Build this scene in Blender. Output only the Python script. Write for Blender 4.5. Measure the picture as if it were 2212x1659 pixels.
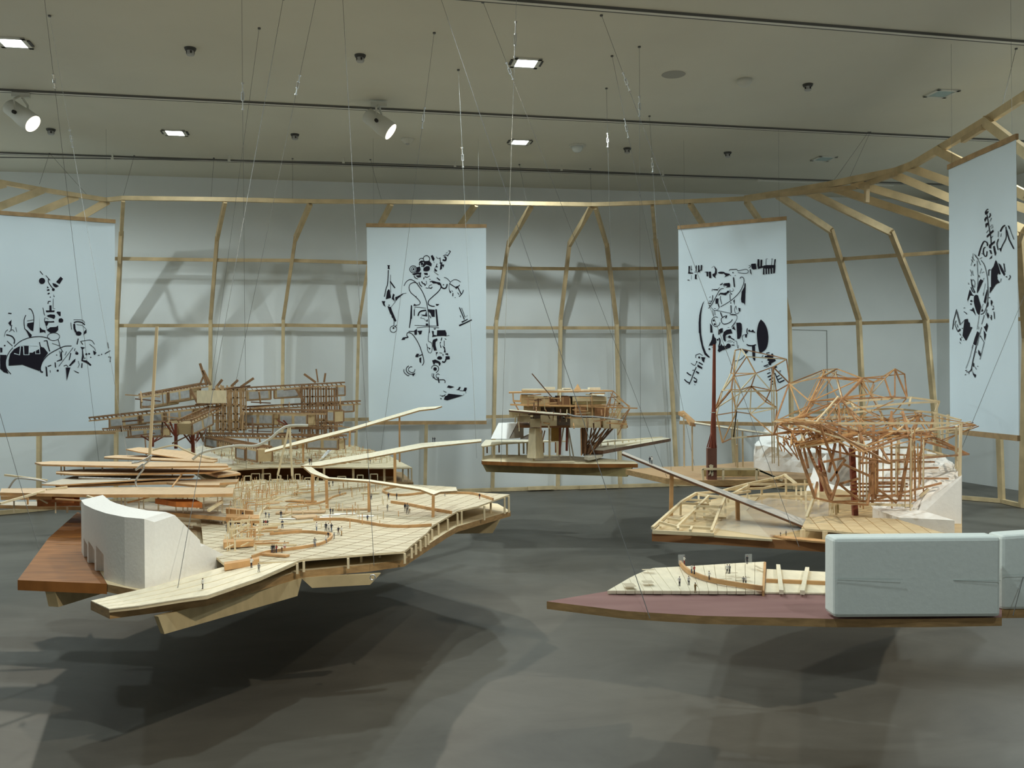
import bpy, bmesh, math, random
from mathutils import Vector, Matrix
from mathutils.geometry import tessellate_polygon
random.seed(7)
for o in list(bpy.data.objects): bpy.data.objects.remove(o, do_unlink=True)
SC = bpy.context.scene
COL = SC.collection
# ---------------------------------------------------------------- camera
F, CX, CY, HC, ROLL = 2000.0, 1106.0, 829.5, 1.55, 0.008
R_AX = Vector((math.cos(ROLL), 0, -math.sin(ROLL)))
U_AX = Vector((math.sin(ROLL), 0, math.cos(ROLL)))
F_AX = Vector((0, 1, 0))
cam = bpy.data.cameras.new('camera')
cam.sensor_width = 36.0
cam.lens = 36.0 * F / 2212.0
cam.clip_start = 0.05
camo = bpy.data.objects.new('camera', cam); COL.objects.link(camo)
M = Matrix((R_AX, U_AX, -F_AX)).transposed().to_4x4()
M.translation = Vector((0, 0, HC))
camo.matrix_world = M
SC.camera = camo
CAM = Vector((0, 0, HC))
# ---------------------------------------------------------------- colour management, world
SC.view_settings.view_transform = 'Standard'
SC.view_settings.look = 'None'
SC.view_settings.gamma = 1.0
SC.view_settings.use_curve_mapping = False
SC.view_settings.exposure = 0.0
W = bpy.data.worlds.new('world'); SC.world = W; W.use_nodes = True
W.node_tree.nodes['Background'].inputs[0].default_value = (0.75, 0.8, 0.8, 1)
W.node_tree.nodes['Background'].inputs[1].default_value = 0.38
# lamps of the room: rows of square metal-halide downlights in the ceiling, warm spotlights on the tracks
CEIL = 4.42
COOL = (0.86, 0.99, 1.0)
WARM = (1.0, 0.90, 0.72)
DOWN_W, SPOT_W = 165.0, 260.0
def add_spot(name, loc, aim, power, color, angle, blend=0.5, radius=0.05):
    l = bpy.data.lights.new(name, 'SPOT'); l.energy = power; l.color = color
    l.spot_size = math.radians(angle); l.spot_blend = blend; l.shadow_soft_size = radius
    o = bpy.data.objects.new(name, l); COL.objects.link(o); o.location = loc
    o.rotation_euler = (Vector(aim) - Vector(loc)).to_track_quat('-Z', 'Y').to_euler()
    return o

# ---------------------------------------------------------------- pixel -> place helpers
def ray(px, py):
    return R_AX * (px - CX) + U_AX * (CY - py) + F_AX * F
def D(px, py, Y):
    d = ray(px, py); return CAM + d * (Y / d.y)
def H(px, py, z):
    d = ray(px, py); return CAM + d * ((z - HC) / d.z)
def on_vplane(px, py, A, B, off=0.0):
    """ray meets the vertical plane through plan points A and B, shifted towards the camera by off"""
    t = Vector((B[0] - A[0], B[1] - A[1], 0)).normalized(); n = Vector((t.y, -t.x, 0))
    if n.dot(CAM - Vector((A[0], A[1], HC))) < 0: n = -n
    d = ray(px, py); a = Vector((A[0], A[1], HC)) + n * off
    return CAM + d * ((a - CAM).dot(n) / d.dot(n))
# ---------------------------------------------------------------- mesh builder
class MB:
    def __init__(s): s.v = []; s.f = []; s.m = []
    def add(s, vs, fs, mi=0):
        b = len(s.v); s.v += [Vector(v) for v in vs]
        for f in fs: s.f.append([b + i for i in f]); s.m.append(mi)
    def box(s, c, sx, sy, sz, rz=0.0, mi=0):
        ca, sa = math.cos(rz), math.sin(rz); vs = []
        for z in (-.5, .5):
            for x, y in ((-.5, -.5), (.5, -.5), (.5, .5), (-.5, .5)):
                X, Y = x * sx, y * sy
                vs.append((c[0] + X * ca - Y * sa, c[1] + X * sa + Y * ca, c[2] + z * sz))
        s.add(vs, BOXF, mi)
    def bar(s, a, b, w, h=None, up=(0, 0, 1), mi=0):
        a, b = Vector(a), Vector(b); h = w if h is None else h
        t = b - a
        if t.length < 1e-6: return
        t.normalize(); u = Vector(up)
        if abs(t.dot(u)) > .98: u = Vector((0, 1, 0))
        sd = t.cross(u).normalized(); u = sd.cross(t)
        vs = []
        for p in (a, b):
            for x, y in ((-.5, -.5), (.5, -.5), (.5, .5), (-.5, .5)):
                vs.append(p + sd * (x * w) + u * (y * h))
        s.add(vs, BOXF, mi)
    def tube(s, pts, r, n=6, mi=0):
        pts = [Vector(p) for p in pts]; rings = []
        for i, p in enumerate(pts):
            t = (pts[min(i + 1, len(pts) - 1)] - pts[max(i - 1, 0)]).normalized()
            u = Vector((0, 0, 1)) if abs(t.z) < .95 else Vector((1, 0, 0))
            a = t.cross(u).normalized(); b = t.cross(a)
            rr = r[i] if isinstance(r, (list, tuple)) else r
            rings.append([p + (a * math.cos(k * 2 * math.pi / n) + b * math.sin(k * 2 * math.pi / n)) * rr for k in range(n)])
        vs = [v for rg in rings for v in rg]; fs = []
        for i in range(len(rings) - 1):
            for k in range(n):
                fs.append([i * n + k, i * n + (k + 1) % n, (i + 1) * n + (k + 1) % n, (i + 1) * n + k])
        fs.append(list(range(n))[::-1]); fs.append([(len(rings) - 1) * n + k for k in range(n)])
        s.add(vs, fs, mi)
    def ribbon(s, pts, w, h, mi=0):
        """strip standing on edge along a path (mitred)"""
        pts = [Vector(p) for p in pts]; n = len(pts); vs = []
        for i, p in enumerate(pts):
            t = (pts[min(i + 1, n - 1)] - pts[max(i - 1, 0)]); t.z = 0; t.normalize()
            sd = Vector((t.y, -t.x, 0)) * (w / 2)
            vs += [p - sd, p + sd, p + sd + Vector((0, 0, h)), p - sd + Vector((0, 0, h))]
        fs = [[3, 2, 1, 0], [4 * n - 4, 4 * n - 3, 4 * n - 2, 4 * n - 1]]
        for i in range(n - 1):
            for k in range(4):
                fs.append([4 * i + k, 4 * i + (k + 1) % 4, 4 * i + 4 + (k + 1) % 4, 4 * i + 4 + k])
        s.add(vs, fs, mi)
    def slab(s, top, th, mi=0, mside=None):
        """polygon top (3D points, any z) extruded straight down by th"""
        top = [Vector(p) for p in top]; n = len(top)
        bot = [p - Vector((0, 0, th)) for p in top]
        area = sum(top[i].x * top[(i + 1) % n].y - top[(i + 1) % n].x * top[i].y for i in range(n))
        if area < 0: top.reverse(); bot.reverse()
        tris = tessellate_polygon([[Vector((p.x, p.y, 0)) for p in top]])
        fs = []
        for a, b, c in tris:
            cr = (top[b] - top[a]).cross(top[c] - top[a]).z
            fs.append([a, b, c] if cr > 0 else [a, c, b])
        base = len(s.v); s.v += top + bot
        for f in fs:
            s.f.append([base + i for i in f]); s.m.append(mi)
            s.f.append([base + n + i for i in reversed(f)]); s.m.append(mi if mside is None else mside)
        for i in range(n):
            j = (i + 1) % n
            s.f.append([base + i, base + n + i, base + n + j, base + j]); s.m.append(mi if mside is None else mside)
    def cyl(s, c, r0, r1, h, n=16, mi=0, ax=None):
        a = Vector(c); b = a + (Vector(ax) * h if ax is not None else Vector((0, 0, h)))
        s.tube([a, b], [r0, r1], n, mi)
    def lathe(s, c, prof, n=20, mi=0):
        vs = []; fs = []
        for r, z in prof:
            for k in range(n):
                a = 2 * math.pi * k / n; vs.append((c[0] + r * math.cos(a), c[1] + r * math.sin(a), c[2] + z))
        for i in range(len(prof) - 1):
            for k in range(n):
                fs.append([i * n + k, i * n + (k + 1) % n, (i + 1) * n + (k + 1) % n, (i + 1) * n + k])
        fs.append(list(range(n))[::-1]); fs.append([(len(prof) - 1) * n + k for k in range(n)])
        s.add(vs, fs, mi)
BOXF = [(3, 2, 1, 0), (4, 5, 6, 7), (0, 1, 5, 4), (1, 2, 6, 5), (2, 3, 7, 6), (3, 0, 4, 7)]

def world_loc(o):
    l = Vector((0, 0, 0))
    while o is not None: l = l + o.location; o = o.parent
    return l
def obj(name, mb, mats, parent=None, smooth=False, bev=0.0, origin=None):
    """links mb (world coordinates) as ONE mesh object; origin at its base"""
    if not isinstance(mats, (list, tuple)): mats = [mats]
    xs = [v.x for v in mb.v]; ys = [v.y for v in mb.v]; zs = [v.z for v in mb.v]
    o0 = Vector(((min(xs) + max(xs)) / 2, (min(ys) + max(ys)) / 2, min(zs))) if origin is None else Vector(origin)
    me = bpy.data.meshes.new(name)
    me.from_pydata([v - o0 for v in mb.v], [], mb.f)
    for m in mats: me.materials.append(m)
    if len(mats) > 1: me.polygons.foreach_set('material_index', mb.m)
    if smooth: me.polygons.foreach_set('use_smooth', [True] * len(me.polygons))
    me.update()
    o = bpy.data.objects.new(name, me); COL.objects.link(o)
    if parent is not None: o.parent = parent; o.location = o0 - world_loc(parent)
    else: o.location = o0
    if bev > 0:
        b = o.modifiers.new('bevel', 'BEVEL'); b.width = bev; b.segments = 2; b.limit_method = 'ANGLE'
    return o
def tag(o, label=None, cat=None, group=None, kind=None):
    if label: o['label'] = label
    if cat: o['category'] = cat
    if group: o['group'] = group
    if kind: o['kind'] = kind
    return o
def empty(name, loc, label=None, cat=None, group=None, parent=None):
    o = bpy.data.objects.new(name, None); COL.objects.link(o); o.empty_display_size = .05
    if parent is not None: o.parent = parent; o.location = Vector(loc) - world_loc(parent)
    else: o.location = loc
    return tag(o, label, cat, group)
def one_bar(name, a, b, w, h, mat, parent, up=(0, 0, 1)):
    m = MB(); m.bar(a, b, w, h, up); return obj(name, m, mat, parent)
# ---------------------------------------------------------------- materials
def mat(name, col, rough=.6, noise=0.0, scale=8.0, stretch=(1, 1, 1), col2=None, bump=0.0, spec=.3, metal=0.0, detail=4.0):
    m = bpy.data.materials.new(name); m.use_nodes = True; nt = m.node_tree; b = nt.nodes['Principled BSDF']
    b.inputs['Roughness'].default_value = rough; b.inputs['Metallic'].default_value = metal
    b.inputs['Specular IOR Level'].default_value = spec
    c = tuple(col) + (1,)
    b.inputs['Base Color'].default_value = c
    if noise > 0 or col2 is not None or bump > 0:
        tc = nt.nodes.new('ShaderNodeTexCoord'); mp = nt.nodes.new('ShaderNodeMapping'); nz = nt.nodes.new('ShaderNodeTexNoise')
        mp.inputs['Scale'].default_value = stretch; nz.inputs['Scale'].default_value = scale; nz.inputs['Detail'].default_value = detail
        geo = nt.nodes.new('ShaderNodeNewGeometry')
        nt.links.new(geo.outputs['Position'], mp.inputs['Vector']); nt.links.new(mp.outputs[0], nz.inputs['Vector'])
        cr = nt.nodes.new('ShaderNodeValToRGB')
        c2 = tuple(x * (1 - noise) for x in col) if col2 is None else col2
        cr.color_ramp.elements[0].color = tuple(c2) + (1,); cr.color_ramp.elements[1].color = tuple(min(1, x * (1 + noise * .4)) for x in col) + (1,)
        cr.color_ramp.elements[0].position = .3; cr.color_ramp.elements[1].position = .7
        nt.links.new(nz.outputs['Fac'], cr.inputs['Fac']); nt.links.new(cr.outputs['Color'], b.inputs['Base Color'])
        if bump > 0:
            bp = nt.nodes.new('ShaderNodeBump'); bp.inputs['Strength'].default_value = bump; bp.inputs['Distance'].default_value = .004
            nt.links.new(nz.outputs['Fac'], bp.inputs['Height']); nt.links.new(bp.outputs[0], b.inputs['Normal'])
    return m
def emit(name, col, s):
    m = bpy.data.materials.new(name); m.use_nodes = True; b = m.node_tree.nodes['Principled BSDF']
    b.inputs['Base Color'].default_value = tuple(col) + (1,); b.inputs['Emission Color'].default_value = tuple(col) + (1,)
    b.inputs['Emission Strength'].default_value = s; return m
def grid_mat(name, col, line, sx, sy, rot, mortar=.012, noise=.12):
    """wood deck scored with a fine grid of joints (too fine to build piece by piece)"""
    m = mat(name, col, .6, noise, 9, (1, 3, 1)); nt = m.node_tree; b = nt.nodes['Principled BSDF']
    src = b.inputs['Base Color'].links[0].from_socket
    geo = nt.nodes.new('ShaderNodeNewGeometry'); mp = nt.nodes.new('ShaderNodeMapping'); br = nt.nodes.new('ShaderNodeTexBrick')
    mp.inputs['Rotation'].default_value = (0, 0, rot)
    br.offset = 0.0; br.inputs['Scale'].default_value = 1.0; br.inputs['Brick Width'].default_value = sx; br.inputs['Row Height'].default_value = sy
    br.inputs['Mortar Size'].default_value = mortar * sy; br.inputs['Mortar Smooth'].default_value = .1
    br.inputs['Color1'].default_value = (1, 1, 1, 1); br.inputs['Color2'].default_value = (.9, .88, .84, 1); br.inputs['Mortar'].default_value = tuple(line) + (1,)
    mx = nt.nodes.new('ShaderNodeMix'); mx.data_type = 'RGBA'; mx.blend_type = 'MULTIPLY'; mx.inputs[0].default_value = 1
    nt.links.new(geo.outputs['Position'], mp.inputs['Vector']); nt.links.new(mp.outputs[0], br.inputs['Vector'])
    nt.links.new(src, mx.inputs[6]); nt.links.new(br.outputs['Color'], mx.inputs[7]); nt.links.new(mx.outputs[2], b.inputs['Base Color'])
    return m
WALL = mat('wall_paint', (.74, .765, .755), .8, .03, 2)
CEILM = mat('ceiling_paint', (.62, .60, .51), .85, .04, 1.2)
FLOORM = mat('polished_concrete', (.150, .143, .122), .5, .0, .9, (1, 1.6, 1), col2=(.092, .086, .072), spec=.25, detail=12)
_nt = FLOORM.node_tree; _n = [q for q in _nt.nodes if q.type == 'TEX_NOISE'][0]; _n.inputs['Roughness'].default_value = .68; _n.inputs['Distortion'].default_value = .6
PINE = mat('pine', (.70, .54, .31), .55, .22, 6, (1, 1, 1))
PINE_D = mat('pine_darker', (.58, .43, .24), .55, .22, 6)
BALSA = mat('balsa', (.76, .64, .42), .6, .12, 14, (1, 3, 1))
BALSA_P = mat('pale_balsa', (.82, .74, .56), .6, .10, 14, (3, 1, 1))
OBECHE = mat('orange_wood', (.62, .36, .16), .55, .2, 16)
MAHOG = mat('mahogany', (.31, .125, .035), .6, .35, 5, (1, 6, 1), spec=.12)
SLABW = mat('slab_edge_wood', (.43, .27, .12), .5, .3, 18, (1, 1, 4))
WALNUT = mat('walnut', (.17, .085, .045), .5, .3, 20)
SIENNA = mat('red_brown_stick', (.43, .225, .105), .5, .25, 20)
REDPOLE = mat('red_stained_wood', (.22, .055, .03), .45, .3, 8, (4, 4, 1))
FOAM = mat('white_foam', (.88, .87, .84), .9, .03, 60, bump=.25)
FABRIC = mat('banner_fabric', (.71, .81, .87), .9, .03, 1.5)
INK = mat('black_print', (.012, .010, .018), .9)
BARW = mat('banner_bar_wood', (.42, .27, .13), .55, .25, 14)
STEEL = mat('steel', (.55, .56, .56), .35, metal=.8)
WIRE = mat('steel_cable', (.13, .13, .125), .5, metal=.2)
DARK = mat('dark_recess', (.03, .028, .025), .7)
GREYP = mat('grey_panel', (.42, .42, .41), .5, .2, 25)
TRACKM = mat('track_metal', (.68, .67, .60), .5)
LINEM = mat('track_groove', (.06, .06, .055), .6)
GROOVE = mat('groove_grey', (.13, .13, .12), .6)
LAMPW = mat('lamp_housing', (.58, .58, .52), .45)
PINKP = mat('pink_paint', (.29, .165, .15), .75, .0, 3, (1, 4, 1), col2=(.235, .125, .115), spec=.12)
GLOW_C = emit('halide_glow', (.9, .97, 1.0), 14)
GLOW_W = emit('halogen_glow', (1.0, .88, .70), 2.2)
WHITE = mat('white_card', (.85, .85, .83), .7)
CLEAR = bpy.data.materials.new('clear_acetate'); CLEAR.use_nodes = True
_b = CLEAR.node_tree.nodes['Principled BSDF']; _b.inputs['Base Color'].default_value = (.86, .9, .92, 1); _b.inputs['Alpha'].default_value = .16; _b.inputs['Roughness'].default_value = .12
# ---------------------------------------------------------------- room shell
WS = 0.1835                      # back wall runs away to the right
def wallY(X, off=0.0): return 13.5 - off + WS * X
wt = Vector((1, WS, 0)).normalized(); wn = Vector((wt.y, -wt.x, 0))     # along the back wall; into the room
YAW = math.atan(WS)
c0 = Vector((6.77, wallY(6.77), 0))                                     # back right corner
cBL = c0 - wt * 16.5; cFR = c0 + wn * 21.5; cFL = cBL + wn * 21.5
def wall(name, a, b, th, mat_, z0=0, z1=CEIL):
    t = (b - a).normalized(); n = Vector((t.y, -t.x, 0))
    m = MB(); m.slab([a + Vector((0, 0, z1)), b + Vector((0, 0, z1)), b + n * th + Vector((0, 0, z1)), a + n * th + Vector((0, 0, z1))], z1 - z0)
    return tag(obj(name, m, mat_), kind='structure')
m = MB(); m.slab([cBL - wt * .2 - wn * .2, c0 + wt * .2 - wn * .2, cFR + wt * .2 + wn * .2, cFL - wt * .2 + wn * .2], .2)
tag(obj('floor', m, FLOORM), kind='structure')
m = MB(); m.slab([p + Vector((0, 0, CEIL + .2)) for p in (cBL - wt * .2 - wn * .2, c0 + wt * .2 - wn * .2, cFR + wt * .2 + wn * .2, cFL - wt * .2 + wn * .2)], .2)
tag(obj('ceiling', m, CEILM), kind='structure')
wall('wall_back', c0, cBL, .15, WALL); wall('wall_right', cFR, c0, .15, WALL)
wall('wall_left', cBL, cFL, .15, WALL)      # no wall behind the viewer: left open so world light fills in
# flush service door drawn in the back wall, behind the right hand banner
def wp(px, py, off=0.0):
    return on_vplane(px, py, (c0.x, c0.y), (cBL.x, cBL.y), off)
m = MB()
for a, b in (((1712, 712), (1786, 714)), ((1786, 714), (1790, 1040))):
    m.bar(wp(*a, .004), wp(*b, .004), .012, .008)
tag(obj('door_1', m, mat('door_joint', (.36, .37, .35), .8)), 'hairline joint of a flush door in the back wall', kind='structure')

# ---------------------------------------------------------------- ceiling fittings
def ceil(px, py, dz=0.0): return H(px, py, CEIL - dz)
TR = []
def track(a, b, label, ext0=0.0, ext1=0.0):
    A, B = ceil(*a), ceil(*b); t = (B - A).normalized(); A = A - t * ext0; B = B + t * ext1
    e = empty('lighting_track', (A + B) / 2, label, 'lighting track')
    m = MB(); m.bar(A - Vector((0, 0, .009)), B - Vector((0, 0, .009)), .046, .018); obj('rail', m, TRACKM, e)
    sd = t.cross(Vector((0, 0, 1))).normalized()
    for s in (-1, 1):
        m = MB(); q = sd * (s * .028) - Vector((0, 0, .011)); m.bar(A + q, B + q, .007, .020); obj('groove', m, GROOVE, e)
    TR.append((A, B)); return e
track((1165, 5), (2212, 90), 'lighting track nearest the camera, crossing the upper right ceiling', 4.0, .3)
track((0, 193), (2085, 298), 'middle lighting track carrying the two white spotlights', 1.0, 1.2)
track((0, 329), (1925, 394), 'rearmost lighting track before the back wall, with tie wires of the timber ring', 1.0, 1.0)
e = empty('picture_rail', ceil(740, 350), 'thin hanging rail with small brackets below the rearmost lighting track', 'rail')
rp = [H(x, y, CEIL - .06) for x, y in ((-60, 339), (243, 343), (495, 346), (742, 351), (983, 359), (1213, 367), (1432, 377))]
m = MB(); m.tube(rp, .007, 6); obj('rod', m, WIRE, e)
for p in rp[1:]:
    m = MB(); m.bar(p, Vector((p.x, p.y, CEIL)), .014, .02); m.box(p, .03, .03, .02); obj('bracket', m, TRACKM, e)
e = empty('cable_trunk', ceil(1800, 390), 'pale surface conduit on the ceiling above the right bend of the timber ring', 'conduit')
m = MB(); m.bar(H(1640, 390, CEIL - .034), H(1930, 401, CEIL - .034), .03, .02); obj('channel', m, TRACKM, e)
m = MB(); m.box(H(1640, 390, CEIL - .036), .05, .05, .024, YAW); obj('end_box', m, TRACKM, e)

def downlight(p, label, lit=True, power=DOWN_W, s=.25):
    e = empty('ceiling_downlight', p, label, 'downlight')
    m = MB(); w = .035
    for k in range(4):
        a = YAW + k * math.pi / 2; c, sn = math.cos(a), math.sin(a)
        m.box((p.x + c * (s / 2 - w / 2), p.y + sn * (s / 2 - w / 2), CEIL - .006), w, s, .012, a)
    obj('frame', m, LAMPW, e)
    m = MB(); m.box((p.x, p.y, CEIL - .004), s - 2 * w, s - 2 * w, .008, YAW); obj('diffuser', m, GLOW_C if lit else mat('unlit_glass', (.33, .44, .43), .2), e)
    if lit:
        for sx in (-1, 1):
            m = MB(); q = Vector((math.cos(YAW), math.sin(YAW), 0)) * (sx * (s / 2 + .012)); m.box((p.x + q.x, p.y + q.y, CEIL - .005), .02, s * .5, .01, YAW); obj('clip', m, LINEM, e)
        add_spot('downlight_lamp', (p.x, p.y, CEIL - .03), (p.x, p.y, 0), power, COOL, 166, .5, .07)
    return e
downlight(ceil(28, 91), 'lit square downlight at the left above the first white spotlight')
downlight(ceil(378, 286), 'lit square downlight between the two white spotlights', power=DOWN_W * .32)
downlight(ceil(1136, 135), 'lit square downlight above the middle of the hall, in front of the middle track', power=DOWN_W * 1.35)
downlight(ceil(1123, 306), 'lit square downlight behind the middle track, above the central banner', power=DOWN_W * 1.1)
downlight(ceil(2034, 201), 'unlit square downlight near the upper right bend of the timber ring', False)
downlight(ceil(1780, 342), 'unlit square downlight behind the middle track at the right', False)

def sprinkler(p, label):
    e = empty('sprinkler_head', p, label, 'sprinkler', 'sprinkler heads on the ceiling')
    m = MB(); m.lathe((p.x, p.y, CEIL), [(.042, -.022), (.05, -.004), (.05, 0)], 14); obj('plate', m, LINEM, e)
    m = MB(); m.lathe((p.x, p.y, CEIL), [(.028, -.062), (.034, -.055), (.03, -.022)], 12); obj('cup', m, GREYP, e)
    m = MB()
    for k in range(4):
        a = k * math.pi / 2 + .5; m.box((p.x + .028 * math.cos(a), p.y + .028 * math.sin(a), CEIL - .04), .012, .014, .022, a)
    obj('slot', m, DARK, e)
for (x, y), l in (((411, 104), 'sprinkler head left of centre, between the two upper lit downlights'), ((778, 119), 'sprinkler head in front of the middle track, above the second spotlight'),
        ((110, 279), 'sprinkler head just right of the first spotlight'), ((637, 290), 'sprinkler head behind the middle track, left of the second spotlight'),
        ((1745, 182), 'sprinkler head near the plain white dome at the upper right'), ((1355, 320), 'sprinkler head right of the white smoke detector dome'),
        ((1572, 329), 'sprinkler head in front of the rearmost track at the right')):
    sprinkler(ceil(x, y), l)
p = ceil(880, 300); e = empty('smoke_detector', p, 'small stepped smoke detector behind the second spotlight', 'smoke detector')
m = MB(); m.lathe(p, [(.03, -.055), (.05, -.035), (.078, -.012), (.078, 0)], 18); obj('body', m, LAMPW, e); m = MB(); m.lathe(p, [(.02, -.066), (.026, -.055)], 12); obj('sensor', m, GREYP, e)
p = ceil(1247, 314); e = empty('dome_camera', p, 'white half-dome ceiling unit right of the lit central downlight', 'dome sensor')
m = MB(); m.lathe(p, [(.09, -.018), (.1, -.01), (.1, 0)], 20); obj('collar', m, LAMPW, e); m = MB(); m.lathe(p, [(.012, -.085), (.04, -.078), (.062, -.055), (.07, -.018)], 18); obj('dome', m, mat('dome_plastic', (.7, .74, .72), .25), e, True)
p = ceil(1455, 160); e = empty('ceiling_speaker', p, 'flat round grille flush in the ceiling, right of the front track cable', 'speaker')
m = MB(); m.lathe(p, [(.105, -.008), (.112, -.004), (.112, 0)], 28); obj('grille', m, mat('grille_grey', (.33, .32, .28), .7), e); m = MB(); m.lathe(p, [(.118, -.004), (.122, 0)], 28); obj('ring', m, CEILM, e)
p = ceil(1608, 172); e = empty('motion_sensor', p, 'plain off-white dome on the ceiling right of the flat round grille', 'sensor')
m = MB(); m.lathe(p, [(.02, -.07), (.05, -.055), (.068, -.03), (.074, 0)], 20); obj('dome', m, LAMPW, e, True)

def spotlight(px, py, aim, label, power, hd=(0.62, -0.06, -0.46)):
    base = ceil(px, py)
    e = empty('track_spotlight', base, label, 'spotlight')
    m = MB(); m.box((base.x, base.y, CEIL - .044), .16, .05, .04, YAW); obj('adapter', m, LAMPW, e)
    c = Vector((base.x, base.y, CEIL - .235)); d = Vector(hd).normalized()
    s = d.cross(Vector((0, 0, 1))).normalized()
    m = MB()
    for k in (-1, 1):
        m.tube([Vector((base.x, base.y, CEIL - .06)) + s * (.02 * k), Vector((base.x, base.y, CEIL - .11)) + s * (.105 * k), c + s * (.105 * k)], .012, 6)
    obj('yoke', m, LAMPW, e)
    m = MB(); m.tube([c - d * .16, c - d * .145, c - d * .04, c + d * .04, c + d * .15], [.06, .078, .082, .094, .096], 24); obj('housing', m, LAMPW, e, True)
    m = MB(); m.tube([c + d * .151, c + d * .153], [.088, .086], 24); obj('lens', m, GLOW_W, e)
    m = MB(); m.bar(c + d * .15 + Vector((0, 0, .096)), c + d * .19 + Vector((0, 0, .09)), .07, .006); obj('barn_flap', m, LINEM, e)
    m = MB(); m.cyl(c + s * .09, .018, .018, .03, 10, ax=s); obj('knob', m, DARK, e)
    add_spot('track_spot_lamp', c + d * .2, aim, power, WARM, 62, .6, .05)
spotlight(45, 196, (-1.4, 5.2, .7), 'white cylindrical track spotlight at the left end of the middle track', SPOT_W)
spotlight(818, 216, (1.4, 4.4, .7), 'white cylindrical track spotlight left of centre on the middle track', SPOT_W)
# lamps outside the picture: further downlight rows, right-wall ones added as fill
for x, y, w in ((-4.6, 5.2, .25), (-.4, 5.6, .9), (-.5, 2.4, 1.1), (2.4, 1.4, .8), (5.6, 8.2, 2.2), (6.5, 10.7, 1.1)):
    add_spot('downlight_lamp', (x, y, CEIL - .03), (x, y, 0), DOWN_W * w, COOL, 166, .5, .07)
add_spot('downlight_lamp', (-7.3, 9.2, CEIL - .03), (-7.3, 9.2, 0), 370, COOL, 174, .35, .07)
add_spot('track_spot_lamp', (1.3, .9, 4.2), (-1.7, 4.2, .8), 360, WARM, 42, .7, .05)
add_spot('track_spot_lamp', (3.7, 3.35, 4.2), (1.9, 5.0, .9), 300, WARM, 52, .7, .05)
# unseen fill lamps behind and beside the viewer, added to brighten the ceiling
for x, y, w in ((-3.5, -2.5, 150), (3.5, -2.5, 150), (-7.6, 4.5, 100), (6.2, 3.5, 80)):
    add_spot('ceiling_fill_lamp', (x, y, 1.9), (x * .8, y + 1.2, 6.0), w, (1, .99, .92), 140, 1.0, .25)
# ---------------------------------------------------------------- timber frame (hull of ribs, ring beam and battens round the models)
RZ = 3.85
FR = empty('timber_frame', (0, 12, 0), 'large pale pine framework of bent ribs, ring beam and horizontal battens enclosing the models', 'wooden frame')
def foot_on(px, Y): p = D(px, CY, Y); return Vector((p.x, p.y, 0.02))
RIBS = {}
def rib(key, pts, foot=None, w=.042, d=.085):
    """pts: (px, py, Y or None = ring height) from ring to wall; foot (px, Y)"""
    P = [H(a, b, RZ) if c is None else D(a, b, c) for a, b, c in pts]
    if foot: P.append(foot_on(*foot))
    RIBS[key] = P
    for i in range(len(P) - 1):
        a, b = P[i], P[i + 1]
        t = (b - a).normalized()
        if i == 0: one_bar('rafter', a - t * .02, b, w, d, PINE, FR)
        else: one_bar('rib', a - t * .03, b + t * .01, w, d if abs(t.z) < .9 else .085, PINE_D if i % 2 else PINE, FR, up=wn)
def wY(px, off):                   # depth of a point 'off' in front of the back wall seen in column px
    k = (px - CX) / F; return (13.5 - off * 1.017) / (1 - WS * k)
def back_rib(key, ring, knee, mid, foot):
    rib(key, [(*ring, None), (*knee, wY(knee[0], .55)), (*mid, wY(mid[0], .16))], (foot, wY(foot, .12)))
back_rib('r1', (266, 432), (262, 505), (253, 690), 248)
back_rib('r2', (486, 435), (469, 515), (455, 690), 452)
back_rib('r3', (670, 440), (638, 515), (612, 690), 606)
back_rib('r4', (845, 440), (803, 522), (775, 700), 764)
back_rib('r5', (1027, 442), (965, 528), (925, 700), 916)
back_rib('r6', (1147, 446), (1098, 528), (1072, 690), 1062)
back_rib('r7', (1278, 447), (1230, 528), (1211, 690), 1203)
back_rib('r8', (1286, 447), (1311, 530), (1332, 700), 1338)
back_rib('r9', (1409, 443), (1416, 520), (1444, 700), 1461)
back_rib('r10', (1490, 440), (1540, 520), (1572, 700), 1588)
rib('r11', [(1612, 435, None), (1668, 515, 12.75), (1704, 690, 13.2)], (1711, 13.3))
rib('r12', [(1682, 423, None), (1795, 498, 11.9), (1855, 690, 12.6)], (1870, 12.7))
rib('r13', [(1740, 412, None), (1925, 502, 11.3), (2000, 690, 12.1)], (2034, 12.2))
rib('r14', [(1787, 403, None), (2085, 500, 10.6), (2150, 700, 11.5)], (2162, 11.65))
rib('r15', [(1843, 395, None), (2202, 502, 10.2), (2216, 730, 11.0)], (2206, 11.2))
rib('r16', [(1930, 377, None), (2330, 545, 9.3), (2390, 700, 9.9)], (2400, 10.1))
rib('r17', [(1966, 363, None), (2480, 545, 8.4), (2520, 700, 8.9)], (2530, 9.1))
rib('r18', [(2026, 325, None), (2220, 425, 8.2), (2700, 640, 7.6)], (2760, 7.8))
rib('r19', [(2128, 262, None), (2235, 345, 7.4), (2850, 600, 6.6)], (2950, 6.7))
rib('l1', [(230, 436, None), (120, 500, 11.2), (85, 690, 11.5)], (82, 11.6))
rib('l2', [(163, 426, None), (-20, 500, 10.6), (-80, 690, 10.9)], (-90, 11.0))
rib('l3', [(88, 412, None), (-140, 500, 10.0), (-230, 690, 10.2)], (-240, 10.3))
rib('l4', [(6, 398, None), (-300, 480, 9.2), (-420, 690, 9.2)], (-440, 9.3))
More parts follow.
